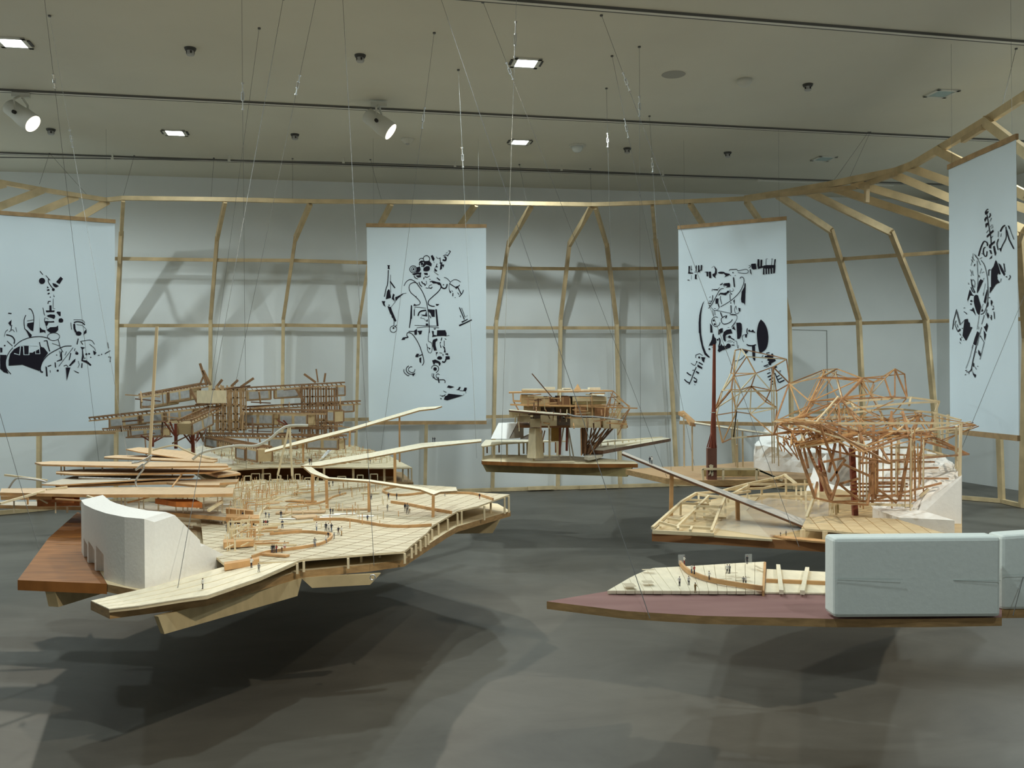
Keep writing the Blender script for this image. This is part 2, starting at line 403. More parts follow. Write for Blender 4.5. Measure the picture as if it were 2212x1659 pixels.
# ring beam in lengths
ring_px = [(-330, 330), (-120, 372), (3, 394), (85, 409), (230, 432), (266, 428), (486, 431), (670, 435), (845, 436), (1027, 438), (1147, 440), (1278, 442), (1409, 438), (1490, 435), (1612, 429), (1690, 417), (1787, 400), (1843, 388), (1935, 370), (1972, 356), (2040, 316), (2130, 262), (2214, 208), (2330, 120)]
RING = [H(x, y, RZ + .02) for x, y in ring_px]
for i in range(len(RING) - 1):
    t = (RING[i + 1] - RING[i]).normalized()
    one_bar('ring_beam', RING[i] - t * .015, RING[i + 1] + t * .015, .05, .05 if i < 14 else .075, PINE, FR)
for a, b in (((1655, 424), (1745, 415)), ((1745, 415), (1850, 404)), ((1855, 404), (1935, 375)), ((2080, 303), (2125, 275))):
    one_bar('doubling_batten', H(*a, RZ - .05), H(*b, RZ - .05), .04, .05, PINE_D, FR)
# short struts under the ring
one_bar('strut', D(1873, 400, 10.1), D(1872, 438, 10.1), .04, .06, PINE_D, FR)
# battens: follow the ribs at three levels
def at_row(key, py):
    P = RIBS[key]
    def row(p):
        v = p - CAM; k = F / v.y; return CY - (v.dot(U_AX)) * k
    for i in range(len(P) - 1):
        r0, r1 = row(P[i]), row(P[i + 1])
        if (r0 - py) * (r1 - py) <= 0 and r0 != r1:
            return P[i].lerp(P[i + 1], (py - r0) / (r1 - r0))
    return P[-1].copy()
def batten(rows, mat_=PINE_D, h=.045, back=.035):
    pts = [at_row(k, y) + Vector((0, back, 0)) for k, y in rows]
    for a, b in zip(pts, pts[1:]):
        t = (b - a).normalized(); one_bar('batten', a - t * .02, b + t * .02, .025, h, mat_, FR)
batten([('l3', 545), ('l2', 552), ('l1', 556), ('r1', 557), ('r2', 560), ('r3', 561), ('r4', 566), ('r5', 573), ('r6', 578), ('r7', 579), ('r8', 579), ('r9', 578), ('r10', 574), ('r11', 566), ('r12', 557), ('r13', 548), ('r14', 538), ('r15', 528), ('r16', 500), ('r17', 470)])
batten([('l3', 700), ('l2', 702), ('l1', 703), ('r1', 703), ('r2', 703), ('r3', 702), ('r4', 704), ('r5', 706), ('r6', 708), ('r7', 708), ('r8', 708), ('r9', 708), ('r10', 705), ('r11', 702), ('r12', 698), ('r13', 694), ('r14', 690), ('r15', 686), ('r16', 680)])
batten([('l1', 915), ('r1', 912), ('r2', 910), ('r3', 908), ('r4', 906), ('r5', 903), ('r6', 900), ('r7', 897), ('r8', 895), ('r9', 893), ('r10', 891), ('r11', 890), ('r12', 890)])
ks = ['l4', 'l3', 'l2', 'l1', 'r1', 'r2', 'r3', 'r4', 'r5', 'r6', 'r7', 'r8', 'r9', 'r10', 'r11', 'r12', 'r13', 'r14', 'r15', 'r16', 'r17']
for a, b in zip(ks, ks[1:]):
    p, q = RIBS[a][-1].copy(), RIBS[b][-1].copy(); p.z = q.z = .03
    one_bar('sole_plate', p, q, .06, .05, PINE, FR)
for a, b in (((1140, 1055), (1197, 1053)), ((1252, 1053), (1335, 1050))):
    one_bar('sole_block', D(*a, wY(a[0], .2)), D(*b, wY(b[0], .2)), .05, .05, PINE, FR)
# ---------------------------------------------------------------- hanging banners with black printed machine figures
def catmull(pts, k=6):
    out = []; n = len(pts)
    for i in range(n - 1):
        p0, p1, p2, p3 = (Vector(pts[max(i - 1, 0)]), Vector(pts[i]), Vector(pts[i + 1]), Vector(pts[min(i + 2, n - 1)]))
        for j in range(k):
            t = j / k
            out.append(.5 * ((2 * p1) + (p2 - p0) * t + (2 * p0 - 5 * p1 + 4 * p2 - p3) * t * t + (3 * p1 - p0 - 3 * p2 + p3) * t ** 3))
    out.append(Vector(pts[-1])); return out
def stroke_poly(pts, w):
    pts = [Vector(p) for p in pts]; n = len(pts); l = []; r = []
    for i, p in enumerate(pts):
        t = (pts[min(i + 1, n - 1)] - pts[max(i - 1, 0)])
        if t.length == 0: t = Vector((1, 0))
        t.normalize(); s = Vector((-t.y, t.x)) * (w / 2)
        l.append(p + s); r.append(p - s)
    return l, r
def banner(name, TL, TR_, BL, BR, yl, yr, label, motifs, wave=.004):
    A, B = D(TL[0], CY, yl), D(TR_[0], CY, yr); A = (A.x, A.y); B = (B.x, B.y)
    e = empty('banner', ((A[0] + B[0]) / 2, (A[1] + B[1]) / 2, 1.05), label, 'banner', 'white banners with black printed machine figures')
    t = Vector((B[0] - A[0], B[1] - A[1], 0)); Lw = t.length; t.normalize(); n = Vector((t.y, -t.x, 0))
    if n.dot(CAM - Vector((A[0], A[1], HC))) < 0: n = -n
    tl, tr, bl, br = (on_vplane(*p, A, B) for p in (TL, TR_, BL, BR))
    def wv(p):
        u = (Vector((p.x - A[0], p.y - A[1], 0))).dot(t) / Lw; v = (p.z - bl.z) / (tl.z - bl.z)
        return wave * (math.sin(u * 11 + v * 2) * .5 + math.sin(u * 23 - v * 3) * .3 + math.sin(v * 5 + u * 3) * .4)
    m = MB(); nu, nv = 22, 30; vs = []
    for j in range(nv + 1):
        for i in range(nu + 1):
            u, v = i / nu, j / nv; p = (bl.lerp(br, u)).lerp(tl.lerp(tr, u), v); vs.append(p + n * wv(p))
    fs = [[j * (nu + 1) + i, j * (nu + 1) + i + 1, (j + 1) * (nu + 1) + i + 1, (j + 1) * (nu + 1) + i] for j in range(nv) for i in range(nu)]
    m.add(vs, fs); m.add([v - n * .0012 for v in vs], [list(reversed(f)) for f in fs])
    obj('fabric', m, FABRIC, e, True)
    for nm, a, b in (('hanging_bar', tl, tr), ('weight_bar', bl, br)):
        dz = Vector((0, 0, -.008 if nm == 'hanging_bar' else .008)); one_bar(nm, a - t * .006 + dz, b + t * .006 + dz, .022, .042, BARW, e)
    m = MB()
    def put(q, ox, oy, sc, off):
        p = on_vplane(ox + q[0] / sc, oy + q[1] / sc, A, B); return p + n * (wv(p) + off)
    for ox, oy, sc, shapes in motifs:
        def poly(pts, mi, off):
            tr_ = tessellate_polygon([[Vector((q[0], q[1], 0)) for q in pts]])
            m.add([put(q, ox, oy, sc, off) for q in pts], tr_, mi)
        def strip(pts, w, mi, off):
            l, r = stroke_poly(pts, w); k = len(l)
            m.add([put(q, ox, oy, sc, off) for q in l + r], [[i, i + 1, k + i + 1, k + i] for i in range(k - 1)], mi)
        for s in shapes:
            mi, off = (1, .0062) if s[0][0] == 'W' else (0, .005)
            c = s[0][-1]
            if c == 'P': poly(s[1], mi, off)
            elif c == 'Q': poly(catmull(s[1] + [s[1][0]], 4)[:-1], mi, off)
            elif c == 'L': strip(s[2], s[1], mi, off)
            elif c == 'S': strip(catmull(s[2]), s[1], mi, off)
            elif c == 'C': poly([(s[1] + s[3 if len(s) == 4 else 3] * math.cos(a * .3927), s[2] + (s[4] if len(s) > 4 else s[3]) * math.sin(a * .3927)) for a in range(16)], mi, off)
            elif c == 'R':
                rx, ry = s[3], (s[5] if len(s) > 5 else s[3]); strip([(s[1] + rx * math.cos(a * .2618), s[2] + ry * math.sin(a * .2618)) for a in range(25)], s[4], mi, off)
    # orient print towards the room
    o = obj('printed_figure', m, [INK, FABRIC], e)
    bm = bmesh.new(); bm.from_mesh(o.data)
    for f in bm.faces:
        f.normal_update()
        if f.normal.dot(n) < 0: f.normal_flip()
    bm.to_mesh(o.data); bm.free()
    for u, q in ((.12, tl.lerp(tr, .06)), (.9, tl.lerp(tr, .94))):   # hanging threads
        m = MB(); m.tube([q, Vector((q.x, q.y, CEIL))], .0009, 4); obj('hanging_thread', m, WIRE, e)
    return e
P, Q, L, S, C, R = 'P', 'Q', 'L', 'S', 'C', 'R'
B1 = (0, 560, 5.923, [
 (C,537,278,40),(L,10,[(510,152),(548,198)]),(L,9,[(585,208),(640,270)]),(S,10,[(620,250),(622,300),(680,380)]),(C,682,388,18),
 (P,[(775,222),(805,250),(760,318),(718,290)]),(P,[(668,305),(710,315),(752,345),(715,362),(685,345)]),(P,[(605,345),(625,365),(600,372)]),
 (P,[(598,390),(628,380),(635,400),(600,405)]),(P,[(605,440),(630,425),(637,440),(615,452)]),(C,643,485,7),(P,[(685,440),(692,470),(702,480),(685,482)]),
 (L,6,[(680,505),(678,630),(705,632)]),(L,12,[(612,570),(618,540),(648,538)]),(P,[(630,590),(658,590),(660,660),(632,660)]),(P,[(585,655),(700,655),(695,675),(590,678)]),
 (P,[(722,680),(735,668),(775,672),(775,725),(760,728)]),(Q,[(755,760),(785,755),(808,775),(800,805),(760,808),(748,785)]),(S,8,[(548,620),(560,680),(572,720)]),
 (P,[(600,720),(640,705),(700,710),(708,735),(692,765),(660,750),(610,735)]),(P,[(565,795),(600,790),(640,795),(690,790),(695,808),(620,810),(605,850),(590,850)]),
 (S,8,[(578,745),(570,780),(590,850),(598,880)]),(P,[(595,850),(605,900),(640,870),(720,865),(742,845),(745,905),(715,935),(650,945),(600,910)]),(L,5,[(590,750),(620,770)]),
 (P,[(503,720),(510,870),(540,900),(580,910),(582,950),(565,930),(508,940)]),(S,10,[(365,635),(395,640),(425,700),(432,780),(420,920)]),(L,6,[(345,790),(425,775)]),
 (P,[(350,818),(430,805),(418,915),(395,910),(345,850)]),(S,10,[(330,715),(308,780),(315,880),(335,905)]),(P,[(325,895),(345,905),(408,970),(395,1005),(375,1000)]),
 (S,9,[(180,1120),(260,1050),(370,1005),(480,990),(560,995),(635,1015)]),(S,9,[(165,1130),(110,1200),(75,1290),(80,1390),(140,1470)]),(R,685,990,78,7,50),
 (L,9,[(745,1030),(770,1130),(805,1190)]),(L,6,[(665,1075),(770,1110)]),
 (P,[(180,1150),(245,1115),(365,1100),(420,1190),(500,1150),(520,1120),(560,1130),(615,1200),(560,1270),(520,1360),(505,1430),(285,1350),(110,1362),(110,1290),(130,1210)]),
 ('WL',12,[(180,1205),(250,1225),(262,1110),(300,1115),(305,1222),(370,1222),(372,1110)]),('WP',[(375,1130),(420,1140),(420,1195),(378,1195)]),('WL',9,[(455,1150),(455,1210),(510,1210),(505,1140)]),('WL',9,[(260,1100),(480,1105)]),
 (P,[(0,1222),(85,1225),(70,1290),(75,1390),(110,1465),(50,1445),(0,1400)]),(S,12,[(505,1060),(520,1120),(570,1160)]),(L,14,[(600,1040),(615,1110),(635,1180)]),(L,10,[(600,1040),(560,1045)]),
 (S,10,[(550,1440),(525,1430),(520,1380),(550,1300),(620,1220),(720,1160),(820,1115),(915,1110)]),(S,8,[(505,1380),(520,1440),(550,1448)]),
 (P,[(580,1370),(600,1380),(610,1500),(590,1495)]),(L,12,[(610,1370),(655,1355)]),(L,8,[(640,1420),(645,1450)]),(L,14,[(705,1320),(710,1385)]),(C,738,1425,14),
 (P,[(775,1180),(790,1180),(795,1290),(725,1310),(725,1300),(775,1280)]),(L,6,[(750,1370),(935,1130)]),(C,725,1225,7),(S,6,[(755,1170),(770,1210),(770,1250)]),(L,12,[(905,1200),(885,1290)]),(L,6,[(850,1180),(830,1230)]),
 (P,[(965,1270),(960,1310),(900,1365),(880,1362),(930,1300)]),(P,[(840,1385),(900,1385),(852,1555)]),(S,8,[(815,1365),(850,1355),(870,1380)]),
 (P,[(1030,1120),(1090,1130),(1060,1150),(1065,1200),(1075,1250),(1060,1290),(1110,1295),(1170,1350),(1160,1365),(1100,1325),(1040,1300),(1050,1230),(1050,1160)]),(C,985,1205,18),(S,6,[(965,1215),(970,1180),(985,1180)]),
 (L,6,[(1000,1300),(1015,1350),(995,1390)]),(L,14,[(1050,1330),(1045,1390)]),(P,[(940,1415),(960,1430),(1010,1450),(1005,1460),(960,1440)]),(S,7,[(1035,1050),(1160,1035),(1210,1090)]),(S,6,[(1145,1085),(1210,1140),(1220,1180)]),(P,[(1190,1165),(1235,1195),(1215,1225),(1200,1220)]),
 (L,13,[(1000,1015),(985,1090)]),(L,10,[(1030,1050),(1060,1090)]),(L,8,[(960,1140),(950,1175)]),(C,1105,1215,14),(C,1140,1210,12),(C,1085,1265,8),(C,1160,1255,8),(L,9,[(1250,1230),(1275,1228)]),(C,1300,1217,8),
 (L,13,[(1375,1065),(1388,1140)]),(L,11,[(1340,1210),(1365,1195),(1410,1170)]),(L,11,[(1385,1250),(1415,1250),(1408,1315)]),
 (S,6,[(940,775),(1050,778),(1085,815)]),(S,14,[(945,810),(990,798),(1050,810),(1085,840)]),(P,[(935,830),(960,820),(965,890),(985,930),(960,940),(940,890)]),(C,1005,950,38,28),(L,5,[(980,835),(1050,845),(1100,890)]),(P,[(1075,930),(1105,890),(1108,940),(1065,970)]),(L,7,[(905,810),(915,900)]),
 (L,13,[(105,690),(148,695)]),(P,[(105,815),(148,775),(140,860)]),(L,10,[(150,840),(140,910)]),(S,6,[(55,990),(70,930),(100,900)]),(S,14,[(80,965),(150,985),(185,1030),(180,1080)]),(L,8,[(90,1045),(160,1110)]),(L,6,[(200,870),(215,930)]),(C,60,1105,10),(P,[(0,1130),(30,1135),(30,1190),(5,1195)]),(S,6,[(115,930),(160,900),(185,930)])])
B2a = (820, 530, 8.732, [
 (P,[(145,375),(195,375),(185,410),(195,450),(150,440),(160,410)]),(S,16,[(165,465),(160,600),(150,740),(125,810),(92,970)]),(L,8,[(208,555),(205,680),(210,890)]),(L,22,[(200,680),(290,805)]),(P,[(165,828),(190,840),(218,990),(118,1018),(140,870)]),
 (P,[(40,1052),(108,1052),(95,1100),(115,1165),(75,1130)]),(L,8,[(215,1168),(300,1060)]),(P,[(230,1010),(255,910),(285,930),(270,980),(290,1070),(270,1040)]),(P,[(295,975),(330,965),(440,905),(450,915),(350,1000),(300,1060)]),(L,8,[(430,915),(505,900)]),(C,180,1130,12),
 (P,[(150,1148),(215,1165),(235,1230),(318,1425),(300,1440),(265,1420),(255,1380),(230,1360),(225,1320),(200,1290)]),(L,12,[(275,1430),(270,1510)]),(L,12,[(320,1500),(290,1540)]),(R,260,1580,62,11),(C,262,1560,18),
 (R,635,450,66,12),(R,640,450,40,9),(C,640,450,18),(R,885,255,60,13),(P,[(850,300),(940,290),(985,350),(975,400),(930,380),(880,360),(830,420),(815,380)]),(R,800,345,50,15),(C,800,350,25),(S,12,[(745,285),(770,250),(830,245)]),(P,[(765,300),(840,290),(830,310),(760,340),(735,375)]),
 (P,[(700,415),(760,400),(775,460),(755,500),(690,510)]),(Q,[(830,430),(880,395),(940,400),(945,460),(900,490),(830,480)]),(P,[(610,540),(700,510),(790,515),(780,560),(720,545),(650,565)]),(S,14,[(650,570),(670,610),(720,635)]),(S,12,[(850,590),(900,600),(945,575)]),(P,[(835,520),(905,520),(910,560),(850,555)]),(P,[(680,570),(780,560),(780,600),(720,610)]),('WL',18,[(770,370),(790,450),(805,560)]),
 (P,[(965,200),(1000,182),(1040,255),(1020,300),(995,275)]),(L,7,[(1020,310),(1035,330)]),(L,13,[(1085,345),(1070,400)]),(P,[(1055,400),(1070,380),(1100,410),(1080,420)]),(P,[(1035,430),(1060,450),(1090,480),(1060,500),(1035,470)]),(L,7,[(1040,430),(1070,400)]),(L,7,[(1035,470),(1030,500),(1110,560)]),
 (P,[(1150,350),(1220,365),(1205,420),(1175,380),(1180,440),(1135,470)]),(L,14,[(1140,240),(1150,330)]),(L,24,[(1135,335),(1185,335)]),(S,8,[(1070,215),(1100,250),(1150,235)]),(S,30,[(1220,215),(1250,240),(1240,285),(1190,275)]),(S,12,[(1200,200),(1250,180),(1290,200)]),(S,15,[(1300,105),(1335,115),(1310,160),(1280,205)]),(S,8,[(1250,150),(1280,130)]),
 (S,13,[(460,765),(500,690),(570,645),(640,665),(710,730),(800,860),(870,1020),(905,1180),(930,1400),(940,1650)]),(S,13,[(720,720),(650,700),(580,730),(555,800),(590,890),(680,970),(760,1060),(755,1110),(720,1125),(640,1135)]),(P,[(640,1130),(655,1100),(690,1125),(650,1145)]),(P,[(670,960),(700,960),(690,985)]),
 (S,17,[(1150,720),(1155,800),(1100,880),(1000,970),(930,1040),(920,1110),(980,1145),(1040,1150)]),(P,[(1060,1105),(1130,1110),(1095,1140),(1065,1135)]),(P,[(980,690),(1010,670),(1080,690),(1140,700),(1160,750),(1110,745),(1080,720),(1010,720)]),(S,24,[(1150,740),(1170,790),(1220,815),(1260,790),(1275,730)]),(C,1205,745,12),(L,18,[(1080,610),(1140,660)]),(L,12,[(940,635),(960,650)]),(L,14,[(950,690),(1000,670)]),(S,10,[(870,800),(920,805),(940,760),(990,740)]),(S,16,[(935,800),(970,810),(995,785)]),
 (S,15,[(745,690),(760,740),(800,780)]),(S,20,[(790,680),(820,720),(850,730),(860,760)]),(S,9,[(880,670),(885,720),(860,760)]),(P,[(830,600),(850,610),(835,650),(825,630)]),
 (S,10,[(1215,605),(1270,625),(1330,690),(1320,720)]),(S,10,[(1340,690),(1400,650),(1470,655),(1530,695)]),(L,15,[(1320,720),(1440,800)]),(P,[(1430,780),(1490,760),(1510,735),(1515,755),(1480,790),(1440,830)]),(L,18,[(1475,790),(1540,920)]),(S,15,[(1580,840),(1560,900),(1500,970)]),(S,9,[(1320,720),(1310,800),(1330,880)]),(P,[(1310,830),(1350,880),(1340,910),(1320,880)]),(L,18,[(1385,900),(1380,960)]),(L,9,[(1360,850),(1380,880)]),(L,12,[(1470,890),(1500,930)]),(C,1425,985,8),
 (L,17,[(1505,1170),(1530,1230),(1600,1400)]),(L,11,[(1545,1180),(1615,1360)]),(L,9,[(1520,1320),(1535,1360)]),(P,[(1540,1440),(1660,1385),(1665,1400),(1560,1460)]),(P,[(1495,1500),(1620,1450),(1735,1392),(1740,1415),(1620,1475),(1505,1528)]),(L,7,[(1640,1350),(1655,1320)]),
 (P,[(590,1130),(612,1130),(612,1380),(600,1390),(570,1560),(555,1555),(575,1380)]),(L,16,[(655,1210),(655,1330)]),(L,7,[(665,1155),(660,1220)]),(L,8,[(670,1160),(880,1185)]),(P,[(1050,1205),(1080,1205),(1112,1520),(1078,1518)]),(P,[(915,1205),(1040,1215),(1040,1350),(985,1345),(960,1280),(930,1260)]),(S,26,[(725,1330),(750,1265),(800,1235),(880,1225)]),(P,[(780,1305),(860,1310),(880,1230),(900,1340),(820,1330)]),(P,[(870,1430),(905,1390),(910,1440)]),(P,[(872,1475),(915,1475),(918,1510),(872,1510)]),(L,6,[(770,1370),(840,1380),(870,1420)]),(L,6,[(770,1370),(800,1340)]),(L,14,[(940,1320),(970,1370)]),(L,8,[(660,1510),(1110,1522)]),(L,8,[(700,1555),(900,1535),(1120,1555)])])
B2b = (820, 700, 9.218, [
 (L,15,[(575,145),(700,145)]),(P,[(690,130),(745,95),(745,210),(695,215)]),(P,[(745,135),(850,130),(830,200),(790,210),(775,165)]),(S,15,[(570,260),(545,230),(550,180),(590,170),(650,200),(720,290),(790,420),(850,590),(880,720),(875,780),(850,825)]),(P,[(430,318),(465,265),(575,252),(575,272),(510,285),(505,310)]),
 (P,[(715,630),(740,590),(790,595),(775,620),(770,660),(715,660)]),(L,18,[(780,635),(855,605)]),(P,[(790,680),(830,660),(828,785),(795,750)]),(S,10,[(985,150),(970,330),(1030,370),(1050,460),(1030,560),(990,570),(955,520),(950,450),(935,390)]),(L,10,[(990,60),(985,150)]),(C,995,490,16),(L,9,[(955,460),(990,480)]),
 (S,12,[(705,900),(690,950),(640,965),(580,930),(580,880),(620,850),(650,855)]),(S,15,[(580,830),(540,870),(535,930),(580,985),(640,1000)]),(S,13,[(485,900),(490,960),(560,1025),(590,1015)]),(P,[(640,990),(715,975),(670,1040)]),
 (P,[(1145,125),(1310,122),(1335,190),(1330,235),(1140,240)]),(P,[(1040,135),(1080,140),(1080,215),(1140,225),(1140,240),(1045,260),(1055,220)]),(L,9,[(1300,240),(1390,225)]),(P,[(1070,88),(1130,85),(1100,115)]),
 (P,[(1065,310),(1145,285),(1155,320),(1115,360),(1115,430),(1140,525),(1085,530),(1055,430),(1050,360)]),(P,[(1200,360),(1225,350),(1210,400),(1235,470),(1210,470)]),(L,12,[(1285,330),(1290,440)]),(L,18,[(1240,270),(1225,330)]),(L,12,[(1300,290),(1330,310)]),(P,[(1250,430),(1300,460),(1320,570),(1280,560),(1290,500)]),
 (P,[(1300,590),(1360,580),(1370,620),(1320,610)]),(P,[(1340,640),(1395,640),(1400,700),(1340,710),(1330,690)]),(S,26,[(1330,640),(1320,710),(1290,760),(1245,745)]),(P,[(1250,600),(1275,600),(1265,650)]),(C,1195,675,50,35),(P,[(1120,560),(1165,560),(1130,610)]),(L,7,[(1125,600),(1135,640)]),(S,9,[(1190,570),(1250,580)]),
 (P,[(1045,725),(1110,705),(1200,750),(1220,790),(1190,840),(1170,780),(1110,770),(1080,820)]),(S,13,[(1035,885),(1050,840),(1110,820),(1165,850),(1175,910),(1125,970)]),(C,1105,895,36),
 (S,10,[(1050,980),(1045,1030),(1080,1080)]),(S,15,[(1080,985),(1075,1040),(1110,1095),(1160,1110)]),(S,11,[(1195,1010),(1160,990),(1125,1020),(1140,1070),(1170,1085)]),(L,24,[(1165,1060),(1185,1170)]),(S,15,[(1190,1110),(1280,1110),(1305,1140),(1300,1175)]),
 (P,[(1340,1260),(1370,1220),(1490,1250),(1415,1278)]),(P,[(1520,1310),(1560,1295),(1585,1250),(1615,1255),(1590,1315)]),(L,9,[(1590,1325),(1680,1330)]),(P,[(1690,1265),(1735,1265),(1735,1300),(1715,1340),(1665,1325)]),(L,7,[(1715,1340),(1720,1380)]),
 (P,[(1370,1385),(1670,1420),(1345,1520),(1280,1500),(1300,1440),(1345,1420)]),(P,[(1225,1425),(1280,1420),(1320,1390),(1300,1430),(1245,1445)]),(L,9,[(1270,1330),(1330,1360)]),(P,[(1205,1470),(1240,1480),(1225,1505)]),(L,7,[(1680,1385),(1670,1420)]),(L,9,[(1200,1415),(1230,1425)])])
B3a = (1470, 540, 9.217, [
 (P,[(160,320),(190,320),(180,440),(255,455),(245,470),(150,472),(160,420)]),(L,9,[(215,310),(215,430)]),(L,14,[(205,380),(230,390)]),(P,[(305,308),(325,308),(322,420),(300,430)]),(P,[(350,305),(375,305),(378,400),(400,395),(402,300),(432,298),(425,410),(385,415),(380,445),(350,440)]),(L,9,[(275,440),(390,440)]),(L,6,[(220,500),(215,590)]),(L,16,[(140,600),(178,600)]),(P,[(288,485),(328,488),(315,540),(330,580),(285,580)]),
 (P,[(470,440),(520,430),(550,430),(550,525),(520,525),(515,450)]),(P,[(560,430),(605,430),(612,555),(570,560)]),(P,[(665,312),(720,380),(722,470),(690,520),(700,565),(640,520),(635,480),(680,460),(690,400)]),(L,6,[(620,355),(665,320)]),(C,815,453,70,22),(P,[(860,450),(980,475),(985,495),(870,548),(900,510),(870,480)]),
 (L,14,[(970,412),(990,390),(1120,385),(1145,415)]),(S,10,[(1140,418),(1220,400),(1310,385),(1350,420),(1330,460),(1250,465),(1140,450)]),(C,1045,452,14),(L,8,[(980,495),(1010,520)]),(L,8,[(1080,515),(1100,498)]),
 (P,[(1405,290),(1420,275),(1500,270),(1515,380),(1450,390),(1420,370)]),(L,10,[(1360,310),(1410,320)]),(L,10,[(1360,360),(1400,330)]),(P,[(1380,385),(1400,385),(1420,500),(1390,460)]),
 (P,[(1535,185),(1570,185),(1575,330),(1590,330),(1595,195),(1630,195),(1625,320),(1660,320),(1660,350),(1610,360),(1545,380),(1530,300)]),(L,11,[(1735,178),(1705,180),(1702,300)]),(L,9,[(1810,180),(1840,180)]),(L,9,[(1822,185),(1810,300)]),(P,[(1870,190),(1900,180),(1885,300),(1860,300)]),
 (P,[(1655,310),(1720,300),(1890,300),(1890,330),(1880,460),(1845,468),(1845,360),(1825,355),(1825,470),(1795,475),(1790,370),(1770,370),(1770,480),(1745,480),(1740,370),(1720,370),(1725,480),(1695,485),(1690,370),(1670,370),(1672,490),(1640,488),(1645,350)]),
 (L,24,[(1055,545),(1075,740)]),(S,13,[(1185,570),(1205,540),(1250,550),(1265,620),(1240,720),(1160,860),(1000,1010),(800,1130)]),(P,[(1275,665),(1300,665),(1285,1105),(1265,1060),(1215,1045),(1205,980),(1220,830),(1270,740)]),
 (P,[(785,690),(830,660),(830,690),(790,705)]),(P,[(870,665),(975,655),(990,690),(985,740),(900,750),(940,720),(860,705)]),(S,10,[(830,655),(860,700),(870,740)]),(S,13,[(555,1165),(620,1090),(700,940),(790,790),(860,765)]),(P,[(640,780),(745,780),(740,805),(650,795)]),(L,9,[(625,820),(635,775)]),(L,9,[(740,790),(780,745)]),
 (P,[(765,880),(800,850),(870,855),(920,840),(930,815),(970,810),(975,840),(930,870),(900,905),(840,890),(790,880),(755,920)]),(L,13,[(800,920),(790,960),(820,1080)]),(L,9,[(985,790),(995,870)]),(L,14,[(985,880),(990,1000)]),(S,9,[(1040,765),(1055,800),(1030,825),(1000,820)]),(C,1012,875,13),
 (P,[(700,965),(760,965),(750,1050),(700,1080),(695,1020)]),(L,20,[(740,1050),(770,1140)]),(S,9,[(770,1140),(740,1190),(680,1200),(640,1180),(615,1140)]),(L,10,[(665,1165),(705,1165)]),(L,15,[(640,900),(635,1000),(600,1050)]),(L,18,[(545,1055),(610,1070)]),(P,[(560,1090),(600,1100),(570,1130)]),(L,8,[(570,945),(600,930)]),(L,9,[(560,1020),(610,1015)]),
 (L,10,[(700,1200),(1000,1260)]),(L,9,[(1000,1260),(985,1300)]),(L,20,[(1005,1100),(1012,1255)]),(P,[(1050,1010),(1080,980),(1075,1100)]),(C,1002,1055,12),(L,20,[(795,1240),(830,1335)]),(L,10,[(640,1200),(660,1310)]),(L,11,[(680,1210),(690,1300)]),
 (S,12,[(745,1345),(690,1330),(635,1370),(620,1440),(660,1505),(720,1525),(770,1490),(790,1440)]),(C,660,1403,20),(C,683,1478,20),(S,15,[(930,1310),(880,1320),(820,1360),(815,1420),(850,1470),(920,1470),(1000,1430),(1035,1380)]),(L,24,[(920,1310),(900,1360)]),(L,22,[(1005,1285),(1105,1290)]),(S,10,[(1105,1290),(1125,1330),(1110,1400),(1020,1530)]),
 (S,10,[(1105,1110),(1075,1180),(1090,1250),(1130,1270),(1170,1240)]),(P,[(1150,1150),(1195,1160),(1190,1225),(1165,1230)]),(L,7,[(1110,1120),(1115,1190)]),(P,[(480,1010),(440,1060),(400,1180),(375,1300),(362,1450),(365,1655),(412,1655),(405,1450),(410,1300),(425,1180),(450,1080)])])
